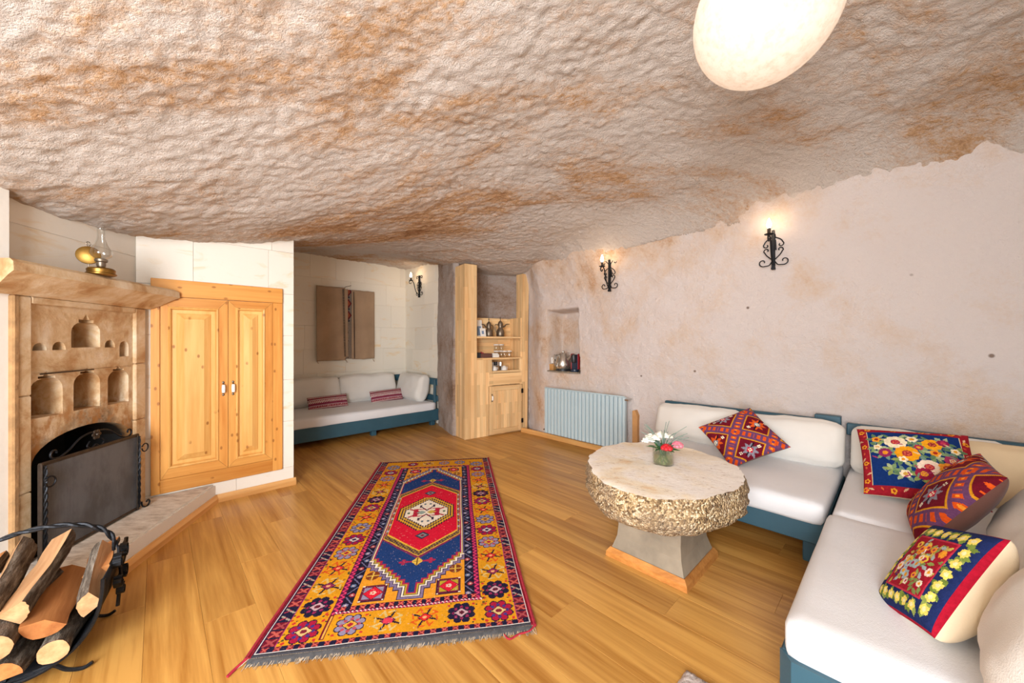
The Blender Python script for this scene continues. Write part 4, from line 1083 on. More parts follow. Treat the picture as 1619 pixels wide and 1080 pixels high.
tl = catmull([(.101+.63, 1.618-2.7, .012), (.075+.63, 1.59-2.7, .006), (.03+.63, 1.575-2.7, .004), (-.01+.63, 1.55-2.7, .003), (-.035+.63, 1.575-2.7, .003)], 6)
MB().tube(tl, .004, 5).build('loose_cord', M_redwool, rug)
tl = catmull([(-1.035+.63, 1.45-2.7, .010), (-1.05+.63, 1.41-2.7, .006), (-1.058+.63, 1.375-2.7, .004)], 5)
MB().tube(tl, .006, 5).build('corner_tassel', M_redwool, rug)
# corner of a grey mat beyond the rug
gm = empty('grey_mat', (.662, 1.406, 0), RZ, 'small grey shaggy mat on the oak floor near the sofa end', 'mat')
mu, mv = np.meshgrid(np.linspace(0, 1, 60), np.linspace(0, 1, 90), indexing='ij')
mz = .014*sstep(0, .03, np.minimum(np.minimum(mu, 1-mu), np.minimum(mv, 1-mv))) + .006*rng.rand(60, 90)
link('mat_pile', grid_mesh('mat_pile', np.stack([mu*.45, -mv*.75, mz], -1), M_mat, flip=True), gm)
# ---------------------------------------------------------------- alcove daybed
RZA = math.atan2(-BX[1], -BX[0])       # x along -s (to the right along the alcove), y towards the back
ad = empty('alcove_daybed', TS(-1.165, 2.72), RZA, 'teal painted low daybed with white mattress in the alcove', 'daybed')
AL, ADp = 2.07, 1.07
MB().box(0, AL, 0, .03, .075, .243, .004).build('front_rail', M_teal, ad)
MB().box(0, AL, ADp-.03, ADp, .075, .243, .004).build('rear_rail', M_teal, ad)
for x in (0, AL-.03): MB().box(x, x+.03, .03, ADp-.03, .075, .243, .004).build('end_rail', M_teal, ad)
for x, y in ((.03, .05), (1.07, .05), (AL-.10, .05), (.03, ADp-.1), (AL-.10, ADp-.1)): MB().box(x, x+.065, y, y+.065, 0, .08, .004).build('leg', M_teal, ad)
MB().box(.03, AL-.03, .03, ADp-.03, .20, .225).build('slat_base', M_trim, ad)
MB().box(0, AL, ADp-.035, ADp, .60, .70, .005).build('back_board', M_teal, ad)
for x in (.02, 1.0, AL-.06): MB().box(x, x+.05, ADp-.05, ADp-.02, .2, .69, .004).build('back_post', M_teal, ad)
for z0, z1 in ((.595, .695), (.355, .44)): MB().box(AL-.032, AL, -.005, ADp-.036, z0, z1, .005).build('end_board', M_teal, ad)
MB().box(AL-.055, AL-.03, .02, .07, .2, .68, .004).build('end_post', M_teal, ad)
soft('mattress', ad, M_matt, (AL/2-.02, ADp/2-.035, .225), AL-.05, ADp-.06, .125, .028, puff=(0, 0, .008), n=(30, 16, 4), wr=.004, sd=2)
def back_cushion(name, base, xv, yv, w_, h_, th, label, group=None, lean=14, sd=0, mat=None, wr=.020):
    """stands on its lower edge at base; xv along width, yv horizontal direction it leans towards"""
    e = empty(name, (0, 0, 0), 0, label, 'cushion', group)
    x = Vector(xv).normalized(); y = Vector(yv).normalized(); up = (Vector((0, 0, 1))*math.cos(R(lean)) + y*math.sin(R(lean)))
    b = x.cross(up); zc = up
    m = Matrix((x, up.cross(x), up)).transposed().to_4x4(); m.translation = Vector(base); e.matrix_world = m
    me = soft_box(w_, th, h_, min(th*.36, .06), puff=(.0, th*.22, .010), n=(22, 8, 20), wr=wr, sd=sd, pinch=.35); me.name = 'cushion_body'; me.materials.append(mat or M_linen); link('cushion_body', me, e)
    # piped seam round the middle
    k = 40; hx, hz = w_/2-.012, h_/2-.012; path = []
    for a in np.linspace(0, 2*math.pi, k+1):
        c_, s_ = math.cos(a), math.sin(a); r_ = (abs(c_)**8+abs(s_)**8)**(-1/8)
        path.append((hx*c_*r_*1.01, 0, h_/2+hz*s_*r_*1.01))
    MB().tube(path, .0035, 5, False).build('piped_seam', mat or M_linen, e)
    return e
XA = TSV(0, -1, 0); YB = TSV(-1, 0, 0); AXV = TSV(1, 0, 0); BXV = TSV(0, 1, 0)
G = 'white back cushions on the alcove daybed'
back_cushion('back_cushion', TS(-2.02, 2.22, .345), XA, YB, .92, .40, .19, 'slightly slumped white cushion at the cupboard end of the alcove daybed', lean=20, sd=3)
back_cushion('back_cushion', TS(-2.02, 1.34, .345), XA, YB, .86, .40, .18, 'middle white cushion on the alcove daybed behind a striped bolster', lean=14, sd=7)
back_cushion('back_cushion', TS(-1.70, .83, .345), AXV, TSV(0, -1, 0), .72, .40, .19, 'white cushion against the slatted end of the alcove daybed', lean=12, sd=9)
back_cushion('back_cushion', TS(-1.62, 2.60, .345), AXV, TSV(0, 1, 0), .60, .34, .16, 'white cushion against the cupboard wall end of the alcove daybed', lean=10, sd=12)
def stripes():
    c = CV(.5, .17, 110, 40, '#8f2c40')
    for k, (y0, y1, col) in enumerate(((0, .012, '#7a2438'), (.012, .02, '#c9b4ae'), (.02, .045, '#8f2c40'), (.045, .055, '#b9929a'), (.055, .075, '#7f2a44'), (.120, .128, '#c9b4ae'), (.128, .15, '#93303f'), (.15, .158, '#d0bdb4'))): c.rect(0, .5, y0, y1, col)
    for k in range(24):
        x = k*.021; c.line((x, .080), (x+.0105, .112), .006, '#d8c8c2'); c.line((x+.0105, .112), (x+.021, .080), .006, '#d8c8c2')
        c.line((x+.010, .03), (x+.010, .044), .005, '#d6c3bb'); c.line((x+.005, .13), (x+.005, .15), .005, '#4f4a52')
    return np.clip(c.c, 0, 1)
M_str = M_kilim; M_maroon = fabric('maroon_cotton', '#7a2b3c')
for k, (t, s, lb) in enumerate(((-1.76, 2.02, 'red striped bolster pillow near the cupboard end of the alcove daybed'), (-1.80, 1.17, 'red striped bolster pillow near the slatted end of the alcove daybed'))):
    pillow('bolster_pillow', TS(t, s, .425), TSV(.05 if k == 0 else 0, -1, .03), TSV(-.45, 0, 1), .50, .185, .10, lb, stripes(), (M_str, M_maroon), cat='pillow', edge=.02, pw=.35, sd=20+k)

# ---------------------------------------------------------------- saddle-bag textile on the alcove wall
tx = empty('wall_textile', TS(-2.252, 1.60, .965), RZA, 'brown woven saddle bag textile hanging on the alcove wall', 'wall hanging')
def cloth(name, x0, x1, z0, z1, amp, mat, y=0, skew=0, sd=0, nx=24, nz=40, cols=None):
    u, v = np.meshgrid(np.linspace(0, 1, nx), np.linspace(0, 1, nz), indexing='ij')
    X = x0+(x1-x0)*u + skew*(1-v)*(.5 if callable(skew) else 1) + .006*fbm(v*3, u*0+sd, 2, sd); Zz = z0+(z1-z0)*v + .006*fbm(u*4, v*0+sd, 2, sd+1)
    Y = y - amp*(.5+.5*np.cos((u*2.2+sd*.3)*math.pi))*(.35+.65*(1-v)) - .012*np.abs(fbm(u*3, v*2, 2, sd+4))
    me = grid_mesh(name, np.stack([X, Y, Zz], -1), mat, colors=cols); o = link(name, me, tx)
    md = o.modifiers.new('thick', 'SOLIDIFY'); md.thickness = .004; md.offset = 0; return o
cloth('left_flap', -.435, -.03, 0, 1.10, .055, M_burlap, -.012, sd=1)
cloth('right_flap', .085, .425, .01, 1.08, .05, M_burlap, -.012, sd=3)
cs = CV(.12, 1.0, 24, 200, '#8d7d6f')
for y in np.arange(.55, 1.0, .17):
    cs.dia(.055, y+.08, .042, .07, '#6d2a30'); cs.dia(.055, y+.08, .024, .04, '#a9583c'); cs.disc(.055, y, .02, .015, '#3c3a44')
for y in np.arange(.02, .5, .12): cs.disc(.05, y, .006, .01, '#4a3a34')
u, v = np.meshgrid(np.linspace(0, 1, 25), np.linspace(0, 1, 201), indexing='ij')
link('patterned_strip', grid_mesh('patterned_strip', np.stack([-.04+.14*u, -.006+0*u, .02+1.06*v], -1), M_kilim, colors=cs.c), tx)
cloth('folded_edge', -.075, .005, .05, 1.08, .012, M_burlap, -.030, sd=6, nx=8)
cloth('folded_edge', .06, .105, .02, 1.08, .010, M_burlap, -.030, sd=8, nx=8)
M_stitch = fabric('dark_stitching', '#3f322c', .2)
m = MB()
for k in range(44):
    z = .06+k*.0233; x = -.052 - .02*(z-.5); m.box(x-.012, x+.012, -.052, -.030, z, z+.011)
m.build('stitched_seam', M_stitch, tx, kind='stuff')
m = MB().tube([(.10, -.042, .02), (.098, -.044, .5), (.09, -.04, 1.05)], .006, 5); m.build('stitched_edge', M_stitch, tx)
for x in (-.425, -.02, .40): MB().tube([(x, -.02, .005), (x+.012, -.03, -.025), (x+.02, -.03, -.035)], .004, 5).build('tassel_thread', M_burlap, tx)
MB().tube([(-.03, .02, 1.10), (-.02, -.02, 1.12), (.06, -.02, 1.145)], .004, 5).build('hanging_twig', M_bark, tx)

# ---------------------------------------------------------------- corner sofa of teal divans
FZ0, FZ1, SZ = .135, .262, .372
d1 = empty('divan', TS(1.99, 1.09), RZ, 'teal divan with white mattress along the rough wall beside the stone table', 'divan')
DL, DD = 1.335, 1.04
MB().box(0, DL, 0, .035, FZ0, FZ1, .005).build('front_rail', M_teal, d1); MB().box(0, DL, DD-.035, DD, FZ0, FZ1, .005).build('rear_rail', M_teal, d1)
for x in (0, DL-.035): MB().box(x, x+.035, .035, DD-.035, FZ0, FZ1, .005).build('end_rail', M_teal, d1)
for x in (.04, DL-.11):
    for y in (.06, DD-.13): MB().box(x, x+.07, y, y+.07, 0, FZ0+.01, .005).build('leg', M_teal, d1)
MB().box(.035, DL-.035, .035, DD-.035, FZ1-.05, FZ1-.02).build('slat_base', M_trim, d1)
MB().box(.01, DL-.02, DD-.03, DD+.012, .585, .668, .006).build('back_board', M_teal, d1)
for x in (.05, DL-.12): MB().box(x, x+.06, DD-.028, DD-.002, .2, .60, .004).build('back_post', M_teal, d1)
MB().box(DL-.17, DL-.02, DD-.05, DD+.02, .645, .70, .004).build('joint_block', M_teal, d1)
soft('mattress', d1, M_matt, (DL/2+.005, DD/2-.03, FZ1-.02), DL-.02, DD+.0, SZ-FZ1+.02, .035, puff=(0, 0, .012), n=(24, 20, 4), wr=.005, sd=5)
d2 = empty('divan', TS(3.345, 2.27), RZ, 'long teal divan with white mattresses forming the open end of the corner sofa', 'divan')
EL, ED = 1.08, 2.22
ch = [(.0, .035), (.035, 0), (EL, 0), (EL, .035), (.045, .035)]
MB().prism([(-.016, .03), (.02, -.012), (EL, -.012), (EL, .026), (.03, .026)], FZ0-.01, FZ1).build('front_rail', M_teal, d2)
MB().box(-.014, .022, .028, ED, FZ0, FZ1, .005).build('side_rail', M_teal, d2); MB().box(EL-.03, EL, .03, ED, FZ0, FZ1, .005).build('side_rail', M_teal, d2)
MB().box(.02, EL-.03, ED-.035, ED, FZ0, FZ1, .005).build('rear_rail', M_teal, d2)
for x in (.015, EL-.10):
    for y in (.03, 1.05, ED-.12): MB().box(x, x+.07, y, y+.07, 0, FZ0+.01, .005).build('leg', M_teal, d2)
MB().box(.02, EL-.03, .03, ED-.03, FZ1-.05, FZ1-.02).build('slat_base', M_trim, d2)
MB().box(-.01, EL+.1, ED-.045, ED+.0, .575, .66, .006).build('back_board', M_teal, d2)
for x in (.06, EL-.1): MB().box(x, x+.06, ED-.03, ED-.005, .2, .60, .004).build('back_post', M_teal, d2)
MB().box(EL-.01, EL+.03, .02, ED-.05, .575, .66, .006).build('back_board', M_teal, d2)
for y in (.06, 1.1, ED-.2): MB().box(EL-.005, EL+.022, y, y+.06, FZ0, .60, .004).build('back_post', M_teal, d2)
soft('mattress', d2, M_matt, (EL/2-.005, .545, FZ1-.02), EL+.0, 1.085, SZ-FZ1+.02, .035, puff=(0, 0, .012), n=(22, 22, 4), wr=.005, sd=8)
soft('mattress', d2, M_matt, (EL/2+.0, 1.09+.535, FZ1-.02), EL-.02, 1.075, SZ-FZ1+.02, .035, puff=(0, 0, .012), n=(22, 22, 4), wr=.005, sd=10)
LW = TSV(0, -1, 0)
back_cushion('back_cushion', TS(2.36, .30, SZ), AXV, LW, .70, .31, .17, 'white back cushion at the free end of the wall divan', lean=20, sd=31)
back_cushion('back_cushion', TS(3.03, .30, SZ), AXV, LW, .62, .31, .17, 'white back cushion behind the diamond set kilim pillow', lean=18, sd=33)
back_cushion('back_cushion', TS(3.70, .30, SZ), AXV, LW, .66, .30, .18, 'white back cushion in the sofa corner behind the blue flowered pillow', lean=18, sd=35)
back_cushion('back_cushion', TS(3.93, .50, SZ), AXV, LW, .42, .33, .12, 'beige cushion squeezed behind the blue flowered pillow', lean=20, sd=36, mat=M_beige)
back_cushion('back_cushion', TS(3.92, 1.42, SZ), TSV(0, 1, 0), TSV(1, 0, 0), .80, .34, .20, 'white back cushion beside the brown backed kilim pillow', lean=32, sd=37)
back_cushion('back_cushion', TS(3.84, 2.26, SZ), TSV(0, 1, 0), TSV(1, 0, 0), .62, .44, .26, 'plump white back cushion at the open sofa end by the cream pillow', lean=30, sd=39)

# ---------------------------------------------------------------- patterned pillows
def kilim_canvas(seed=0, off=(.03, -.02)):
    N = 110; c = CV(.42, .42, N, N, '#6f1526', -.21, -.21)
    p = (c.X+c.Y)/math.sqrt(2)+off[0]; q = (c.X-c.Y)/math.sqrt(2)+off[1]; T = .235
    fp_ = (p/T+.5) % 1-.5; fq = (q/T+.5) % 1-.5
    st = .018/T*np.sign(np.sin(q*90)); st2 = .018/T*np.sign(np.sin(p*90))
    band = (np.abs(fp_) < .15) | (np.abs(fq) < .15)
    edge = ((np.abs(fp_+st*.0) < .185) | (np.abs(fq) < .185)) & ~band
    stair = (np.abs(np.abs(fp_)+np.abs(fq)-.42) < .04)
    c.put(edge, '#d7941f'); c.put(band, '#6a4268')
    sq = lambda f, g: (np.abs(f) < .075) & (np.abs(((g*T/.036) % 1)-.5) < .27)
    c.put(sq(fp_, fq) | sq(fq, fp_), '#d9541c'); c.put((np.abs(fp_) < .03) & (np.abs(((fq*T/.036) % 1)-.5) < .12), '#f09a30')
    for i in range(-3, 4):
        for j in range(-3, 4):
            P_ = (i+.5)*T-off[0]; Q_ = (j+.5)*T-off[1]; x = (P_+Q_)/math.sqrt(2); y = (P_-Q_)/math.sqrt(2)
            if abs(x) > .3 or abs(y) > .3: continue
            col = ('#8a8794', '#dd5a1e')[(i+j) % 2]; mid = ('#c81f3a', '#7f8a98')[(i+j) % 2]
            for k in range(8):
                a = k*math.pi/4; c.leaf(x, y, a, .058, .011, col)
            c.line((x-.035, y+.05), (x+.025, y-.04), .008, '#1d1620'); c.line((x-.025, y+.04), (x+.035, y-.05), .008, '#1d1620') if (i+j) % 2 else None
            c.dia(x, y, .026, .026, mid); c.petals(x, y, .009, 4, .0055, '#efe8d0', .785)
            for sx, sy in ((0, .066), (0, -.066)): c.petals(x+sx, y+sy, .008, 4, .005, '#efe8d0', .785)
    return np.clip(c.c*(1+.12*fbm(c.X*120, c.Y*120, 2, seed))[..., None], 0, 1)
e1 = TSV(.51, 0, -.06).normalized(); e2 = TSV(-.04, -.47, .376).normalized()
pillow('kilim_pillow', TS(2.80, .61, .555), e1-e2, e1+e2, .415, .415, .13, 'red and orange kilim pillow set on its corner against white cushions', kilim_canvas(), (M_kilim, M_brown), sd=41)
def floral_canvas():
    N = 130; c = CV(.46, .46, N, N, '#9c1f2c', -.23, -.23); r = random.Random(9)
    for k in range(46):
        a = k/46*4; s = a % 1*.44-.22; sd_ = int(a); x, y = ((s, -.212), (.212, s), (s, .212), (-.212, s))[sd_]
        if k % 3 == 0: c.flower(x, y, .014, '#e8a22c', '#a32a20', 5)
        elif k % 3 == 1: c.leaf(x, y, r.uniform(0, 6), .03, .005, '#d9b08a')
        else: c.leaf(x, y, r.uniform(0, 6), .022, .004, '#d2603a')
    c.put((np.abs(c.X) < .190) & (np.abs(c.Y) < .188), '#d8c49a'); c.put((np.abs(c.X) < .188) & (np.abs(c.Y) < .186), '#15326e')
    fl_ = [(-.07, .10, .048, '#f1e3c2', '#b02444', 9), (-.03, .02, .05, '#f0a21c', '#a8323a', 10), (.075, .10, .04, '#f0a61f', '#8f2a2a', 9), (.045, -.055, .045, '#f3ddc8', '#b62a4a', 9), (.14, .0, .034, '#a83a66', '#e8d4b0', 8), (.11, -.05, .034, '#ef9c34', '#b0402a', 5), (-.12, .02, .030, '#8f2a5a', '#e8952a', 8), (.02, -.10, .035, '#9c2444', '#f0b030', 8), (-.15, .12, .022, '#ef9c2c', '#8f2a2a', 5), (.12, .12, .026, '#8f2450', '#c83a5a', 8), (-.05, -.02, .02, '#f1e3c2', '#e8952a', 5), (.0, .13, .024, '#f1e3c2', '#e8a22c', 6), (.16, .07, .02, '#f1e3c2', '#e8a22c', 5), (.15, -.12, .028, '#ef9c2c', '#a32a20', 5), (.06, -.15, .026, '#f1e3c2', '#e8a22c', 5), (.02, .07, .02, '#b02a4a', '#e8a22c', 6), (-.05, -.11, .024, '#f1e3c2', '#d8a84a', 6), (-.10, -.09, .0, '#f1e3c2', '#d8a84a', 6), (-.15, .06, .02, '#f1e3c2', '#e8a22c', 5), (.08, .04, .022, '#ef9c2c', '#a32a20', 5)]
    for x, y, rr, *_ in fl_:
        for k in range(6): c.leaf(x+rr*.4*math.cos(k), y+rr*.4*math.sin(k), k*1.05+r.uniform(-.3, .3), max(rr, .03)*1.45, .0095, r.choice(('#7f9a6a', '#5f7f5a', '#a9b88a', '#8f9f5a', '#6f8f80')))
    for x, y, rr, a_, b_, n_ in fl_:
        if rr > 0: c.flower(x, y, rr, a_, b_, n_)
        if rr > .03: c.petals(x, y, rr*.22, 5, rr*.10, '#d86a4a')
    for k in range(16): c.leaf(r.uniform(-.16, .14), r.uniform(-.15, .15), r.uniform(0, 6.2), .034, .004, r.choice(('#d8c49a', '#a83a66', '#7f9a8a')))
    return np.clip(c.c*(1+.1*fbm(c.X*130, c.Y*130, 2, 5))[..., None], 0, 1)
pillow('flowered_pillow', TS(3.66, .66, .565), TSV(.40, -.03, .03), TSV(-.06, -.40, .36), .45, .45, .15, 'navy pillow embroidered with flowers and a red border in the sofa corner', floral_canvas(), (M_kilim, M_cream), sd=43, edge=.05)
pillow('kilim_pillow', TS(3.755, 1.15, .555), TSV(.06, .99, .0), TSV(.55, 0, .83), .42, .42, .16, 'kilim pillow with brown velvet back leaning by the sofa corner', kilim_canvas(3, (.07, .05)), (M_kilim, M_brown), sd=45, edge=.05, ff=.45, back_label='plain brown velvet back')
def cream_canvas():
    N = 110; c = CV(.4, .4, N, N, '#a3152c', -.2, -.2); r = random.Random(2)
    c.put((np.abs(c.X) < .194) & (np.abs(c.Y) < .194), '#1f2c5c')
    for k in range(36):
        a = k/36*4; s = (a % 1)*.28-.14; x, y = ((s, -.15), (.15, s), (-s, .15), (-.15, -s))[int(a)]
        for j in range(3): c.leaf(x, y, r.uniform(0, 6.2), .032, .010, r.choice(('#7f9440', '#94a558', '#6f8438')))
    for k in range(24):
        a = k/24*4; s = (a % 1)*.28-.14; x, y = ((s, -.15), (.15, s), (-s, .15), (-.15, -s))[int(a)]; c.flower(x, y, .019, '#f2da6a', '#f0e6b0', 5, r.uniform(0, 6))
    c.put((np.abs(c.X) < .118) & (np.abs(c.Y) < .118), '#c2344a'); c.put((np.abs(c.X) < .114) & (np.abs(c.Y) < .114), '#9f1a2e')
    for k in range(60): c.leaf(r.uniform(-.1, .1), r.uniform(-.1, .1), r.uniform(0, 6.2), .034, .008, r.choice(('#94a558', '#c9b45a', '#a9bcc0', '#7f8f50')))
    for k in range(22):
        c.flower(r.uniform(-.09, .09), r.uniform(-.09, .09), r.uniform(.013, .022), r.choice(('#f3e8cf', '#efc94a', '#a9c0c8', '#ef9c34', '#f3e0d0', '#3a3a6a')), r.choice(('#b02a4a', '#e8a22c')), 6)
    c.put(((np.abs(c.X) > .114) | (np.abs(c.Y) > .114)) & (np.abs(c.X) < .12) & (np.abs(c.Y) < .12), '#c2344a')
    return np.clip(c.c*(1+.1*fbm(c.X*130, c.Y*130, 2, 5))[..., None], 0, 1)
xh, yh = TSV(-.37, -.85, -.30), TSV(.34, -.62, .70)
pc = TS(3.675, 1.925, .515)
pillow('embroidered_pillow', pc, -xh, yh, .325, .345, .165, 'cream backed pillow with red and navy flower embroidery on the white divan', cream_canvas(), (M_kilim, M_cream), sd=47, edge=.04, pw=.36, ff=.30, back_label='plain cream cotton back')

# ---------------------------------------------------------------- millstone table
TC = Vector((.830, 2.085, 0)); ta = math.atan2(2.085, .830)
tb_ = empty('stone_table', TC, ta-math.pi/2, 'round rough millstone coffee table on a square stone plinth', 'coffee table')
na, rows = 150, [(-.06, .0), (.18, .0), (.5, .012), (.8, .035), (.95, .055), (1, .075), (1.012, .10), (1.015, .15), (1.005, .19), (.985, .207), (.95, .212)]
A_ = np.linspace(0, 2*math.pi, na+1)[:-1]
def rim(a): return 1+.035*np.sin(a*3+1)+.03*fbm(np.cos(a)*2.2+5, np.sin(a)*2.2+5, 3, 61)
def tpt(a, fr_, z): return np.stack([.412*np.cos(a)*rim(a)*fr_, .482*np.sin(a)*rim(a)*fr_, z], -1)
nz = 26; zz_ = np.linspace(0, 1, nz)
def prof_r(k): return np.interp(k, [0, .12, .3, .55, .85, 1], [.80, .93, .995, 1.015, 1.0, .975])
side = np.zeros((na+1, nz, 3)); AA = np.linspace(0, 2*math.pi, na+1); AA[-1] = 0
for j in range(nz):
    nr = 1+.035*fbm(np.cos(AA)*6+9, np.sin(AA)*6+j*.35, 3, 63)+.025*fbm(np.cos(AA)*26, np.sin(AA)*26+j*1.2, 2, 66)
    side[:, j] = tpt(AA, prof_r(zz_[j])*nr, .362+.192*zz_[j]+.012*fbm(np.cos(AA)*4, np.sin(AA)*4+2, 2, 64)*(1 if j == nz-1 else .6))
top = np.zeros((na+1, 16, 3)); bot = np.zeros((na+1, 6, 3))
for j in range(16):
    f_ = 1-j/15.; f_ = max(f_, .002); top[:, j] = side[:, -1]*np.array([f_, f_, 0]) ; top[:, j, 2] = (.557 + .006*fbm(np.cos(AA)*f_*3, np.sin(AA)*f_*3, 3, 67))*(1-(f_ > .97)) + side[:, -1, 2]*(f_ > .97)
for j in range(6): f_ = max(1-j/5., .002); bot[:, j] = side[:, 0]*np.array([f_, f_, 1])
link('rough_rim', grid_mesh('rough_rim', side, M_tside), tb_); link('stone_top', grid_mesh('stone_top', top, M_ttop), tb_); link('underside', grid_mesh('underside', bot, M_tside, flip=True), tb_)
pr = math.atan2(AX[1], AX[0]) - (ta-math.pi/2); Mp = Matrix.Rotation(-(ta-math.pi/2), 4, 'Z') @ Matrix.Translation((.875-TC.x, 2.16-TC.y, 0)) @ Matrix.Rotation(RZ, 4, 'Z')
pl = MB(); secs = [(.205, .0), (.205, .05), (.195, .08), (.183, .12), (.178, .18), (.180, .26), (.195, .385)]; vs = []; fs_ = []
for h_, z in secs: vs += [tuple(Mp @ Vector((sx*h_, sy*h_, z))) for sx, sy in ((-1, -1), (1, -1), (1, 1), (-1, 1))]
for i in range(len(secs)-1):
    for j in range(4): fs_.append((4*i+j, 4*i+(j+1) % 4, 4*i+4+(j+1) % 4, 4*i+4+j))
fs_ += [(3, 2, 1, 0), tuple(range(len(vs)-4, len(vs)))]
pl.add(vs, fs_).build('plinth', M_plinth, tb_)
for k in range(4):
    Mk = Mp @ Matrix.Rotation(k*math.pi/2, 4, 'Z'); w1, w0 = .232, .206
    MB().add([tuple(Mk @ Vector(v)) for v in ((-w1, -w1, 0), (w1, -w1, 0), (w0, -w0, 0), (-w0, -w0, 0), (-w1+.004, -w1+.004, .028), (w1-.004, -w1+.004, .028), (w0+.006, -w0-.006, .052), (-w0-.006, -w0-.006, .052), (w0, -w0, .05), (-w0, -w0, .05))],
        [(0, 1, 5, 4), (4, 5, 6, 7), (7, 6, 8, 9), (0, 3, 2, 1), (3, 9, 8, 2), (1, 2, 8, 6, 5), (0, 4, 7, 9, 3)]).build('base_moulding', M_trimD, tb_)
# flowers in a glass
vz = empty('flower_vase', (.855, 2.095, .556), 0, 'small glass vase of white red and pink flowers on the stone table', 'vase')
MB().lathe([(.0001, .002), (.052, .002), (.056, .006), (.057, .095), (.055, .097), (.053, .095), (.052, .010), (.0001, .008)], 24).build('glass_tumbler', M_glass, vz, True)
MB().lathe([(.0001, .010), (.051, .010), (.051, .06), (.0001, .06)], 20).build('water', M_water, vz, True)
r = random.Random(5)
for k in range(9):
    a = k*.7; MB().tube([(.03*math.cos(a+2), .03*math.sin(a+2), .012), (.02*math.cos(a), .02*math.sin(a), .08), (.05*math.cos(a), .05*math.sin(a), .125)], .003, 5).build('stem', M_leaf, vz)
def bloom(x, y, z, rr, mat, kind):
    m = MB()
    if kind == 'rose':
        for ring, (n_, q, h_) in enumerate(((6, .62, -.1), (5, .42, .15), (4, .2, .35))):
            for k in range(n_): a = k*2*math.pi/n_+ring; m.ball((x+rr*q*math.cos(a), y+rr*q*math.sin(a), z+rr*h_), rr*(.52-.08*ring), 8, 5, (1, 1, .85))
    else:
        for k in range(12): a = k*2.4; q = .75*math.sqrt(k/12); m.ball((x+rr*q*math.cos(a), y+rr*q*math.sin(a), z+rr*(.35-q*.6)), rr*.38, 7, 5, (1, 1, .6))
    m.build('bloom', mat, vz, True)
bloom(-.005, -.062, .112, .030, M_petr, 'rose'); bloom(.062, -.045, .122, .030, M_petp, 'rose')
for x, y, z, q in ((-.085, -.02, .145, .036), (-.055, -.03, .155, .030), (-.02, .0, .16, .034), (.015, .0, .158, .032), (-.06, .03, .15, .03), (-.10, .0, .13, .022), (.0, .04, .16, .03), (.045, .02, .15, .024)): bloom(x, y, z, q, M_petw, 'daisy')
def blade(bx, by, bz, dx, dy, dz, w_, mat, nm):
    a = Vector((bx, by, bz)); d = Vector((dx, dy, dz)); s_ = d.cross(Vector((0, 0, 1))); s_ = (s_.normalized() if s_.length > 1e-4 else Vector((1, 0, 0)))*w_
    mid = a+d*.5+Vector((0, 0, .008)); MB().add([a-s_*.3, a+s_*.3, mid+s_, a+d, mid-s_], [(0, 1, 2, 3, 4)]).build(nm, mat, vz)
for k in range(16): a = r.uniform(0, 6.28); blade(.02*math.cos(a), .02*math.sin(a), .085, .075*math.cos(a), .075*math.sin(a), r.uniform(.0, .05), .013, M_leaf, 'leaf')
for k in range(26):
    a = r.uniform(0, 6.28); L_ = r.uniform(.08, .14); x0_, y0_ = .02*math.cos(a), .02*math.sin(a); hz = r.uniform(.04, .12)
    MB().tube([(x0_, y0_, .10), (x0_+L_*.5*math.cos(a), y0_+L_*.5*math.sin(a), .10+hz*.7), (x0_+L_*math.cos(a), y0_+L_*math.sin(a), .10+hz)], .0016, 4).build('sprig', M_leaf2, vz)

# ---------------------------------------------------------------- radiator and niche things on the right wall
ra = empty('radiator', TS(.485, .135), RZ, 'pale blue panel radiator of upright bars under the wall niche', 'radiator')
RLn = 1.09; nf = 21; wf = RLn/nf
fin = MB().box(.0055, wf-.0055, -.016, .016, .0, .565, .006).mesh('fin', M_rad)
for k in range(nf): o = link('fin', fin, ra, (k*wf, 0, .095))
for z in (.13, .60): MB().tube([(0, .024, z), (RLn, .024, z)], .014, 8).build('header_pipe', M_rad, ra)
MB().box(-.012, RLn+.012, .008, .03, .655, .668, .003).build('top_bar', M_rad, ra)
MB().box(RLn, RLn+.03, -.012, .03, .095, .66, .004).build('end_cap', M_rad, ra)
MB().tube([(RLn+.02, .0, .635), (RLn+.07, .0, .635)], .012, 8).tube([(RLn+.05, .0, .635), (RLn+.05, .09, .635)], .008, 8).build('valve', M_steel, ra, True)
MB().tube([(0, .02, .125), (-.035, .02, .125), (-.045, .09, .125)], .009, 8).build('drain_valve', M_bronze, ra, True)
for x in (.2, .9): MB().box(x, x+.03, .02, .13, .5, .53).build('wall_bracket', M_rad, ra)
pc_ = empty('pipe_cover', TS(1.63, .05), RZ, 'narrow tan plastered pipe cover beside the radiator', 'pipe cover')
MB().prism([(0, 0), (.065, 0), (.055, .3), (.06, .46), (.03, .52), (.0, .51)], .016, .07, 'y').build('cover', M_tan, pc_)
def in_niche(name, t, s, z, label, cat, rz=0): return empty(name, TS(t, s, z), RZ+rz, label, cat)
ns = in_niche('niche_sill', .645, -.16, NZ0-.004, 'thin pale board lying on the niche floor', 'sill board'); MB().box(-.245, .245, -.155, .13, 0, .014, .003).build('board', M_plinth, ns)
kz = NZ0+.010
kt = in_niche('kettle', .60, -.09, kz, 'rounded brushed steel electric kettle in the wall niche', 'kettle', R(-20)); kt.scale = (1.2, 1.2, 1.2)
MB().lathe([(.075, 0), (.08, .006), (.08, .018), (.07, .022)], 24).build('base', M_dark, kt, True)
MB().lathe([(.07, .022), (.082, .035), (.086, .07), (.074, .12), (.055, .165), (.05, .175), (.046, .178)], 24).build('kettle_body', M_steel, kt, True)
MB().lathe([(.047, .177), (.042, .188), (.015, .196), (.012, .205), (.014, .212), (.0001, .216)], 20).build('lid', M_steel, kt, True)
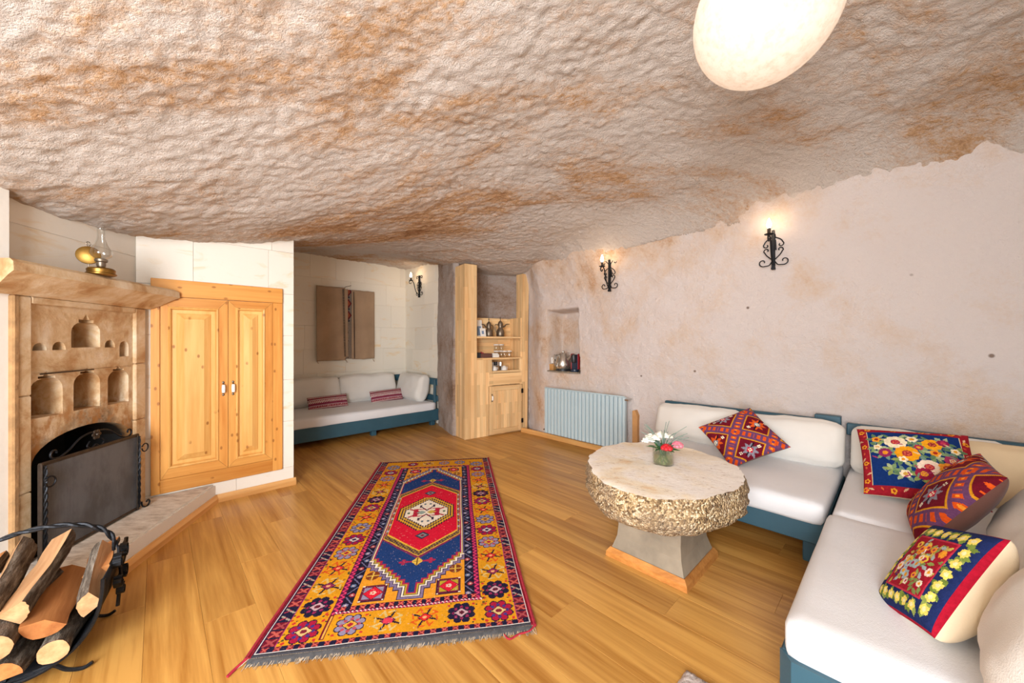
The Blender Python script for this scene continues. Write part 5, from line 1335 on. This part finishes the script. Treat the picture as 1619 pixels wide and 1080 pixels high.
MB().tube([(0, -.055, .165), (0, -.105, .172), (0, -.120, .13), (0, -.105, .07), (0, -.082, .05)], .010, 8).build('handle', M_steel, kt, True)
MB().tube([(.055, .02, .12), (.085, .03, .15), (.095, .035, .165)], [.02, .014, .010], 8).build('spout', M_steel, kt, True)
cm = in_niche('coffee_machine', .80, -.07, kz, 'dark blue and red capsule coffee machine in the wall niche', 'coffee machine', R(10))
MB().lathe([(.052, 0), (.055, .006), (.052, .03), (.04, .036)], 20).build('drip_base', M_navy, cm, True)
MB().box(-.042, .042, -.02, .075, .02, .215, .014).build('machine_body', M_navy, cm)
MB().lathe([(.0001, .115), (.03, .115), (.036, .13), (.036, .19), (.030, .215), (.0001, .22)], 18, (0, -.028)).build('brew_head', M_dark, cm, True)
for x in (-.052, .042): MB().box(x, x+.010, -.01, .078, .03, .225, .004).build('side_panel', M_redp, cm)
MB().tube([(0, -.065, .15), (0, -.045, .15)], .012, 8).build('nozzle', M_dark, cm, True)
sk = in_niche('wall_socket', .425, -.12, 1.0, 'white wall socket on the side of the niche', 'socket'); MB().box(-.02, .012, -.04, .04, -.04, .04, .004).build('plate', M_white, sk); MB().lathe([(.0001, 0), (.018, 0), (.018, .004), (.0001, .002)], 14, M=Matrix.Translation((.012, 0, 0)) @ Matrix.Rotation(R(90), 4, 'Y')).build('outlet', M_plinth, sk)
bx = in_niche('wooden_block', .43, -.10, kz, 'small pale wooden box below the wall socket', 'box'); MB().box(-.035, .035, -.045, .045, 0, .075, .004).build('box_body', M_trim, bx); MB().box(-.037, .037, -.047, .047, .068, .08, .003).build('box_lid', M_trim, bx)

# ---------------------------------------------------------------- wrought iron wall lamps
def sconce(name, base, label, rz):
    e = empty(name, base, rz, label, 'wall lamp')
    MB().box(-.012, .012, -.030, -.006, -.19, .16, .003).build('back_bar', M_iron, e); MB().box(-.016, .016, -.006, .03, -.03, .05).build('wall_plate', M_iron, e)
    MB().box(-.014, .014, -.036, -.004, -.195, -.175, .003).build('end_collar', M_iron, e)
    for sg in (-1, 1):
        g = lambda pts: [(sg*x, -.016, z) for x, z in pts]
        a = catmull([(.012, -.13), (.03, -.155), (.06, -.16)], 5) + spiral(.072, -.128, .034, -1.9, .85)
        MB().tube(g(a), .0045, 6).build('scroll', M_iron, e)
        b_ = catmull([(.012, -.11), (.045, -.075), (.062, -.045)], 5) + spiral(.045, -.035, .022, -.4, .7)
        MB().tube(g(b_), .0045, 6).build('scroll', M_iron, e)
        c_ = catmull([(.012, .07), (.05, .045), (.065, .02)], 5) + spiral(.048, .008, .022, .4, -.7)
        MB().tube(g(c_), .0045, 6).build('scroll', M_iron, e)
        d_ = catmull([(.012, .06), (.015, .11), (.045, .145)], 5) + spiral(.068, .128, .028, 2.2, -.85)
        MB().tube(g(d_), .0045, 6).build('scroll', M_iron, e)
    arm = [(0, y, z) for y, z in catmull([(-.02, -.16), (-.06, -.13), (-.09, -.07), (-.115, .02), (-.145, .06), (-.172, .058)], 6)] + [(0, y, z) for y, z in spiral(-.172, .028, .03, math.pi/2, .85)]
    MB().tube(arm, .006, 6).build('arm', M_iron, e)
    MB().lathe([(.0001, .06), (.030, .062), (.034, .068), (.030, .066), (.0001, .066)], 16, (0, -.165)).build('drip_pan', M_iron, e, True)
    MB().lathe([(.012, .066), (.012, .112), (.009, .114)], 12, (0, -.165)).build('candle_sleeve', M_iron2, e, True)
    MB().lathe([(.008, .112), (.016, .128), (.0175, .142), (.012, .165), (.004, .185), (.0005, .192)], 14, (0, -.165)).build('flame_bulb', M_bulb, e, True, label='lit flame shaped bulb')
    return e
for t, z, lb in ((1.374, 2.0, 'scrolled iron wall lamp with lit bulb on the rough wall near the kettle niche'), (2.89, 2.03, 'scrolled iron wall lamp with lit bulb on the rough wall above the white divan')):
    sconce('wall_lamp', TS(t, float(wall_s(t, z, False))+.012, z), lb, RZ)
sconce('wall_lamp', TS(-1.78, .61, 2.16), 'scrolled iron wall lamp with lit bulb on the cream alcove wall', RZ)

# ---------------------------------------------------------------- globe lamp hung from the vault
gl = empty('globe_lamp', (.785, 1.15, 2.27), 0, 'large round white globe lamp with glowing bulb under the cave ceiling', 'ceiling lamp')
MB().ball((0, 0, 0), .20, 48, 28).build('globe_shade', M_shade, gl, 'full')
MB().ball((0, 0, .0), .047, 20, 12, (1, 1, 1.1)).build('bulb', M_gbulb, gl, 'full')
MB().lathe([(.022, .05), (.022, .11), (.012, .12)], 14).build('socket', M_white, gl, True)
zc_ = float(ceil_base(.785, 1.15))-2.27
MB().tube([(0, 0, .115), (0, 0, zc_)], .005, 6).build('cord', M_white, gl)
MB().lathe([(.05, zc_+.02), (.05, zc_-.02), (.02, zc_-.035), (.006, zc_-.04)], 18).build('ceiling_rose', M_white, gl, True)

# ---------------------------------------------------------------- log basket
LV = Vector((-.6, .8, 0)); MV = Vector((.8, .6, 0)); BC = Vector((-1.857, 1.456, 0))
lb_ = empty('log_basket', BC, math.atan2(MV.y, MV.x), 'black wrought iron log basket with twisted handle in front of the hearth', 'log basket')
# local x = across (M), y = along the logs (L)
def ucurve(k): # k -1..1
    a = k*math.pi/2*.98; return (.205*math.sin(a)*(1 if abs(k) < 2 else 1), .36-.31*math.cos(a)**.75 if math.cos(a) > 0 else .36)
ks = np.linspace(-1, 1, 33); uc_ = np.array([ucurve(k) for k in ks])
sh = np.zeros((33, 2, 3)); sh[:, 0, 0] = uc_[:, 0]; sh[:, 1, 0] = uc_[:, 0]; sh[:, :, 2] = uc_[:, 1:2]; sh[:, 0, 1] = -.19; sh[:, 1, 1] = .19
o = link('cradle', grid_mesh('cradle', sh, M_iron), lb_); md = o.modifiers.new('t', 'SOLIDIFY'); md.thickness = .004
for y in (-.19, .19): MB().tube([(a[0]*1.01, y, a[1]-.003) for a in uc_], .007, 6).build('rim_band', M_iron, lb_)
hp = [(.205*math.cos(a), 0, .36+.155*math.sin(a)**.8) for a in np.linspace(.02, math.pi-.02, 40)]
for ph in (0, math.pi):
    q = []
    for i, p_ in enumerate(hp): q.append((p_[0]+.006*math.cos(ph+i*.8)*.7, p_[1]+.006*math.sin(ph+i*.8), p_[2]+.006*math.cos(ph+i*.8)*.7))
    MB().tube(q, .0065, 6).build('twisted_handle', M_iron, lb_)
for sg in (-1, 1):
    for y in (-.17, .17):
        MB().tube([(sg*x, y, z) for x, z in catmull([(.03, .055), (.075, .055), (.11, .022), (.15, .006), (.175, .016)], 6)], .007, 6).build('foot', M_iron, lb_)
    for cy, cz, rr, a0, tn in ((.05, .33, .035, 2.6, -1.1), (-.05, .33, .035, .6, 1.1), (.045, .25, .032, 3.6, 1.1), (-.045, .25, .032, -.5, -1.1), (0, .19, .026, 1.5, 1.2)):
        pts = spiral(cy, cz, rr, a0, tn, .3, 22); m = MB()
        w_ = .012; x_ = sg*.222
        for i in range(len(pts)-1):
            p0, p1 = pts[i], pts[i+1]; m.add([(x_-w_, p0[0], p0[1]), (x_+w_, p0[0], p0[1]), (x_+w_, p1[0], p1[1]), (x_-w_, p1[0], p1[1])], [(0, 1, 2, 3)])
        o = m.build('side_scroll', M_iron, lb_); bm = bmesh.new(); bm.from_mesh(o.data); bmesh.ops.remove_doubles(bm, verts=bm.verts, dist=1e-5); bm.to_mesh(o.data); bm.free()
        md = o.modifiers.new('t', 'SOLIDIFY'); md.thickness = .005; md.offset = 0
    MB().tube([(sg*.212, 0, .12), (sg*.222, 0, .25), (sg*.215, 0, .375)], .007, 6).build('side_stay', M_iron, lb_)
def log(x, z, rr, Ln, yoff, rot, label, kind='split', a0=0, a1=2*math.pi, tilt=0, yaw=0, mat=None, sd=0):
    """billet lying along the basket; cross-section from a0 to a1, bark on the arc, split faces to the heart"""
    w3 = BC + MV*x + LV*yoff; e = empty('log', (w3.x, w3.y, z), 0, label, 'log', None)
    e.rotation_euler = (Matrix.Rotation(math.atan2(LV.y, LV.x)+R(yaw), 4, 'Z') @ Matrix.Rotation(R(-tilt), 4, 'Y') @ Matrix.Rotation(R(rot), 4, 'X')).to_euler()
    full = abs(a1-a0) > 6.2; na_ = 20 if full else 12; ns = 7; rr_ = random.Random(sd)
    angs = np.linspace(a0, a1, na_+1)[:-1] if full else np.linspace(a0, a1, na_)
    ringv = []
    for i in range(ns):
        xx = -Ln/2+Ln*i/(ns-1); bend = .010*math.sin(i*.9+sd); row = []
        for j, a in enumerate(angs): q = rr*(1+.10*float(vn(np.array(math.cos(a)*2+sd), np.array(math.sin(a)*2+i*.4), sd))+rr_.uniform(-.03, .03)); row.append((xx, q*math.cos(a)+bend, q*math.sin(a)))
        if not full: row.append((xx, rr_.uniform(-.006, .006)+bend, rr_.uniform(-.006, .006)))
        ringv.append(row)
    cxy = np.mean([[p[1], p[2]] for p in ringv[3]], axis=0); n_ = len(ringv[0])
    vs = [(p[0], p[1]-cxy[0], p[2]-cxy[1]) for row in ringv for p in row]
    bark = MB(); wd = MB(); bf = []; wf_ = []
    for i in range(ns-1):
        for j in range(n_):
            jn = (j+1) % n_; f = (i*n_+j, i*n_+jn, (i+1)*n_+jn, (i+1)*n_+j)
            (bf if (full or (j < n_-2)) else wf_).append(f)
    bark.add(vs, bf); wd.add(vs, wf_+[tuple(range(n_))[::-1], tuple(range((ns-1)*n_, ns*n_))])
    lst = [(bark, 'bark', M_bark), (wd, 'wood_heart', mat or M_split)]
    if full:
        wd = MB().add(vs, [tuple(range(n_))[::-1]]); w2 = MB().add(vs, [tuple(range((ns-1)*n_, ns*n_))]); lst = [lst[0], (wd, 'cut_end', mat or M_split), (w2, 'cut_end', mat or M_split)]
    for mb, nm, mt in lst:
        o = mb.build(nm, mt, e, smooth=True)
        bm = bmesh.new(); bm.from_mesh(o.data); bmesh.ops.delete(bm, geom=[v for v in bm.verts if not v.link_faces], context='VERTS'); bm.to_mesh(o.data); bm.free()
    return e
log(.10, .135, .040, .36, -.03, 0, 'round log with pale cut end at the cradle side', 'round', tilt=3, sd=1)
log(.0, .12, .055, .34, -.05, 40, 'rough split log at the bottom of the basket', a0=.2, a1=2.4, tilt=2, sd=2, mat=M_splitR)
log(-.10, .14, .05, .36, -.02, 0, 'bark covered round log deep in the basket', 'round', tilt=4, sd=3)
log(.05, .215, .060, .37, -.01, 200, 'lichen barked split log with orange wood in the middle', a0=.3, a1=2.9, tilt=5, sd=4, mat=M_splitR, yaw=4)
log(-.05, .235, .050, .38, -.05, 0, 'round barked log with square cut face', 'round', tilt=6, sd=5, yaw=-4)
log(.13, .275, .070, .30, -.02, -62, 'wide wedge of pale split wood lying near the scrolled side', a0=.35, a1=2.1, tilt=16, sd=6, yaw=5)
log(.15, .29, .042, .22, .10, 150, 'short barked log half hidden beside the side scroll', a0=.2, a1=3.2, tilt=8, sd=7, mat=M_splitR)
log(.02, .315, .075, .42, .02, 100, 'long pale split billet lying on top of the pile', a0=.9, a1=2.2, tilt=12, sd=8, yaw=-3)
log(-.07, .33, .070, .40, .03, 80, 'split log with grey bark edge on the pile top', a0=.7, a1=2.4, tilt=9, sd=9, yaw=3)
log(-.15, .31, .065, .40, .0, 110, 'orange split log at the far side of the basket', a0=.7, a1=2.5, tilt=8, sd=10, mat=M_splitR)
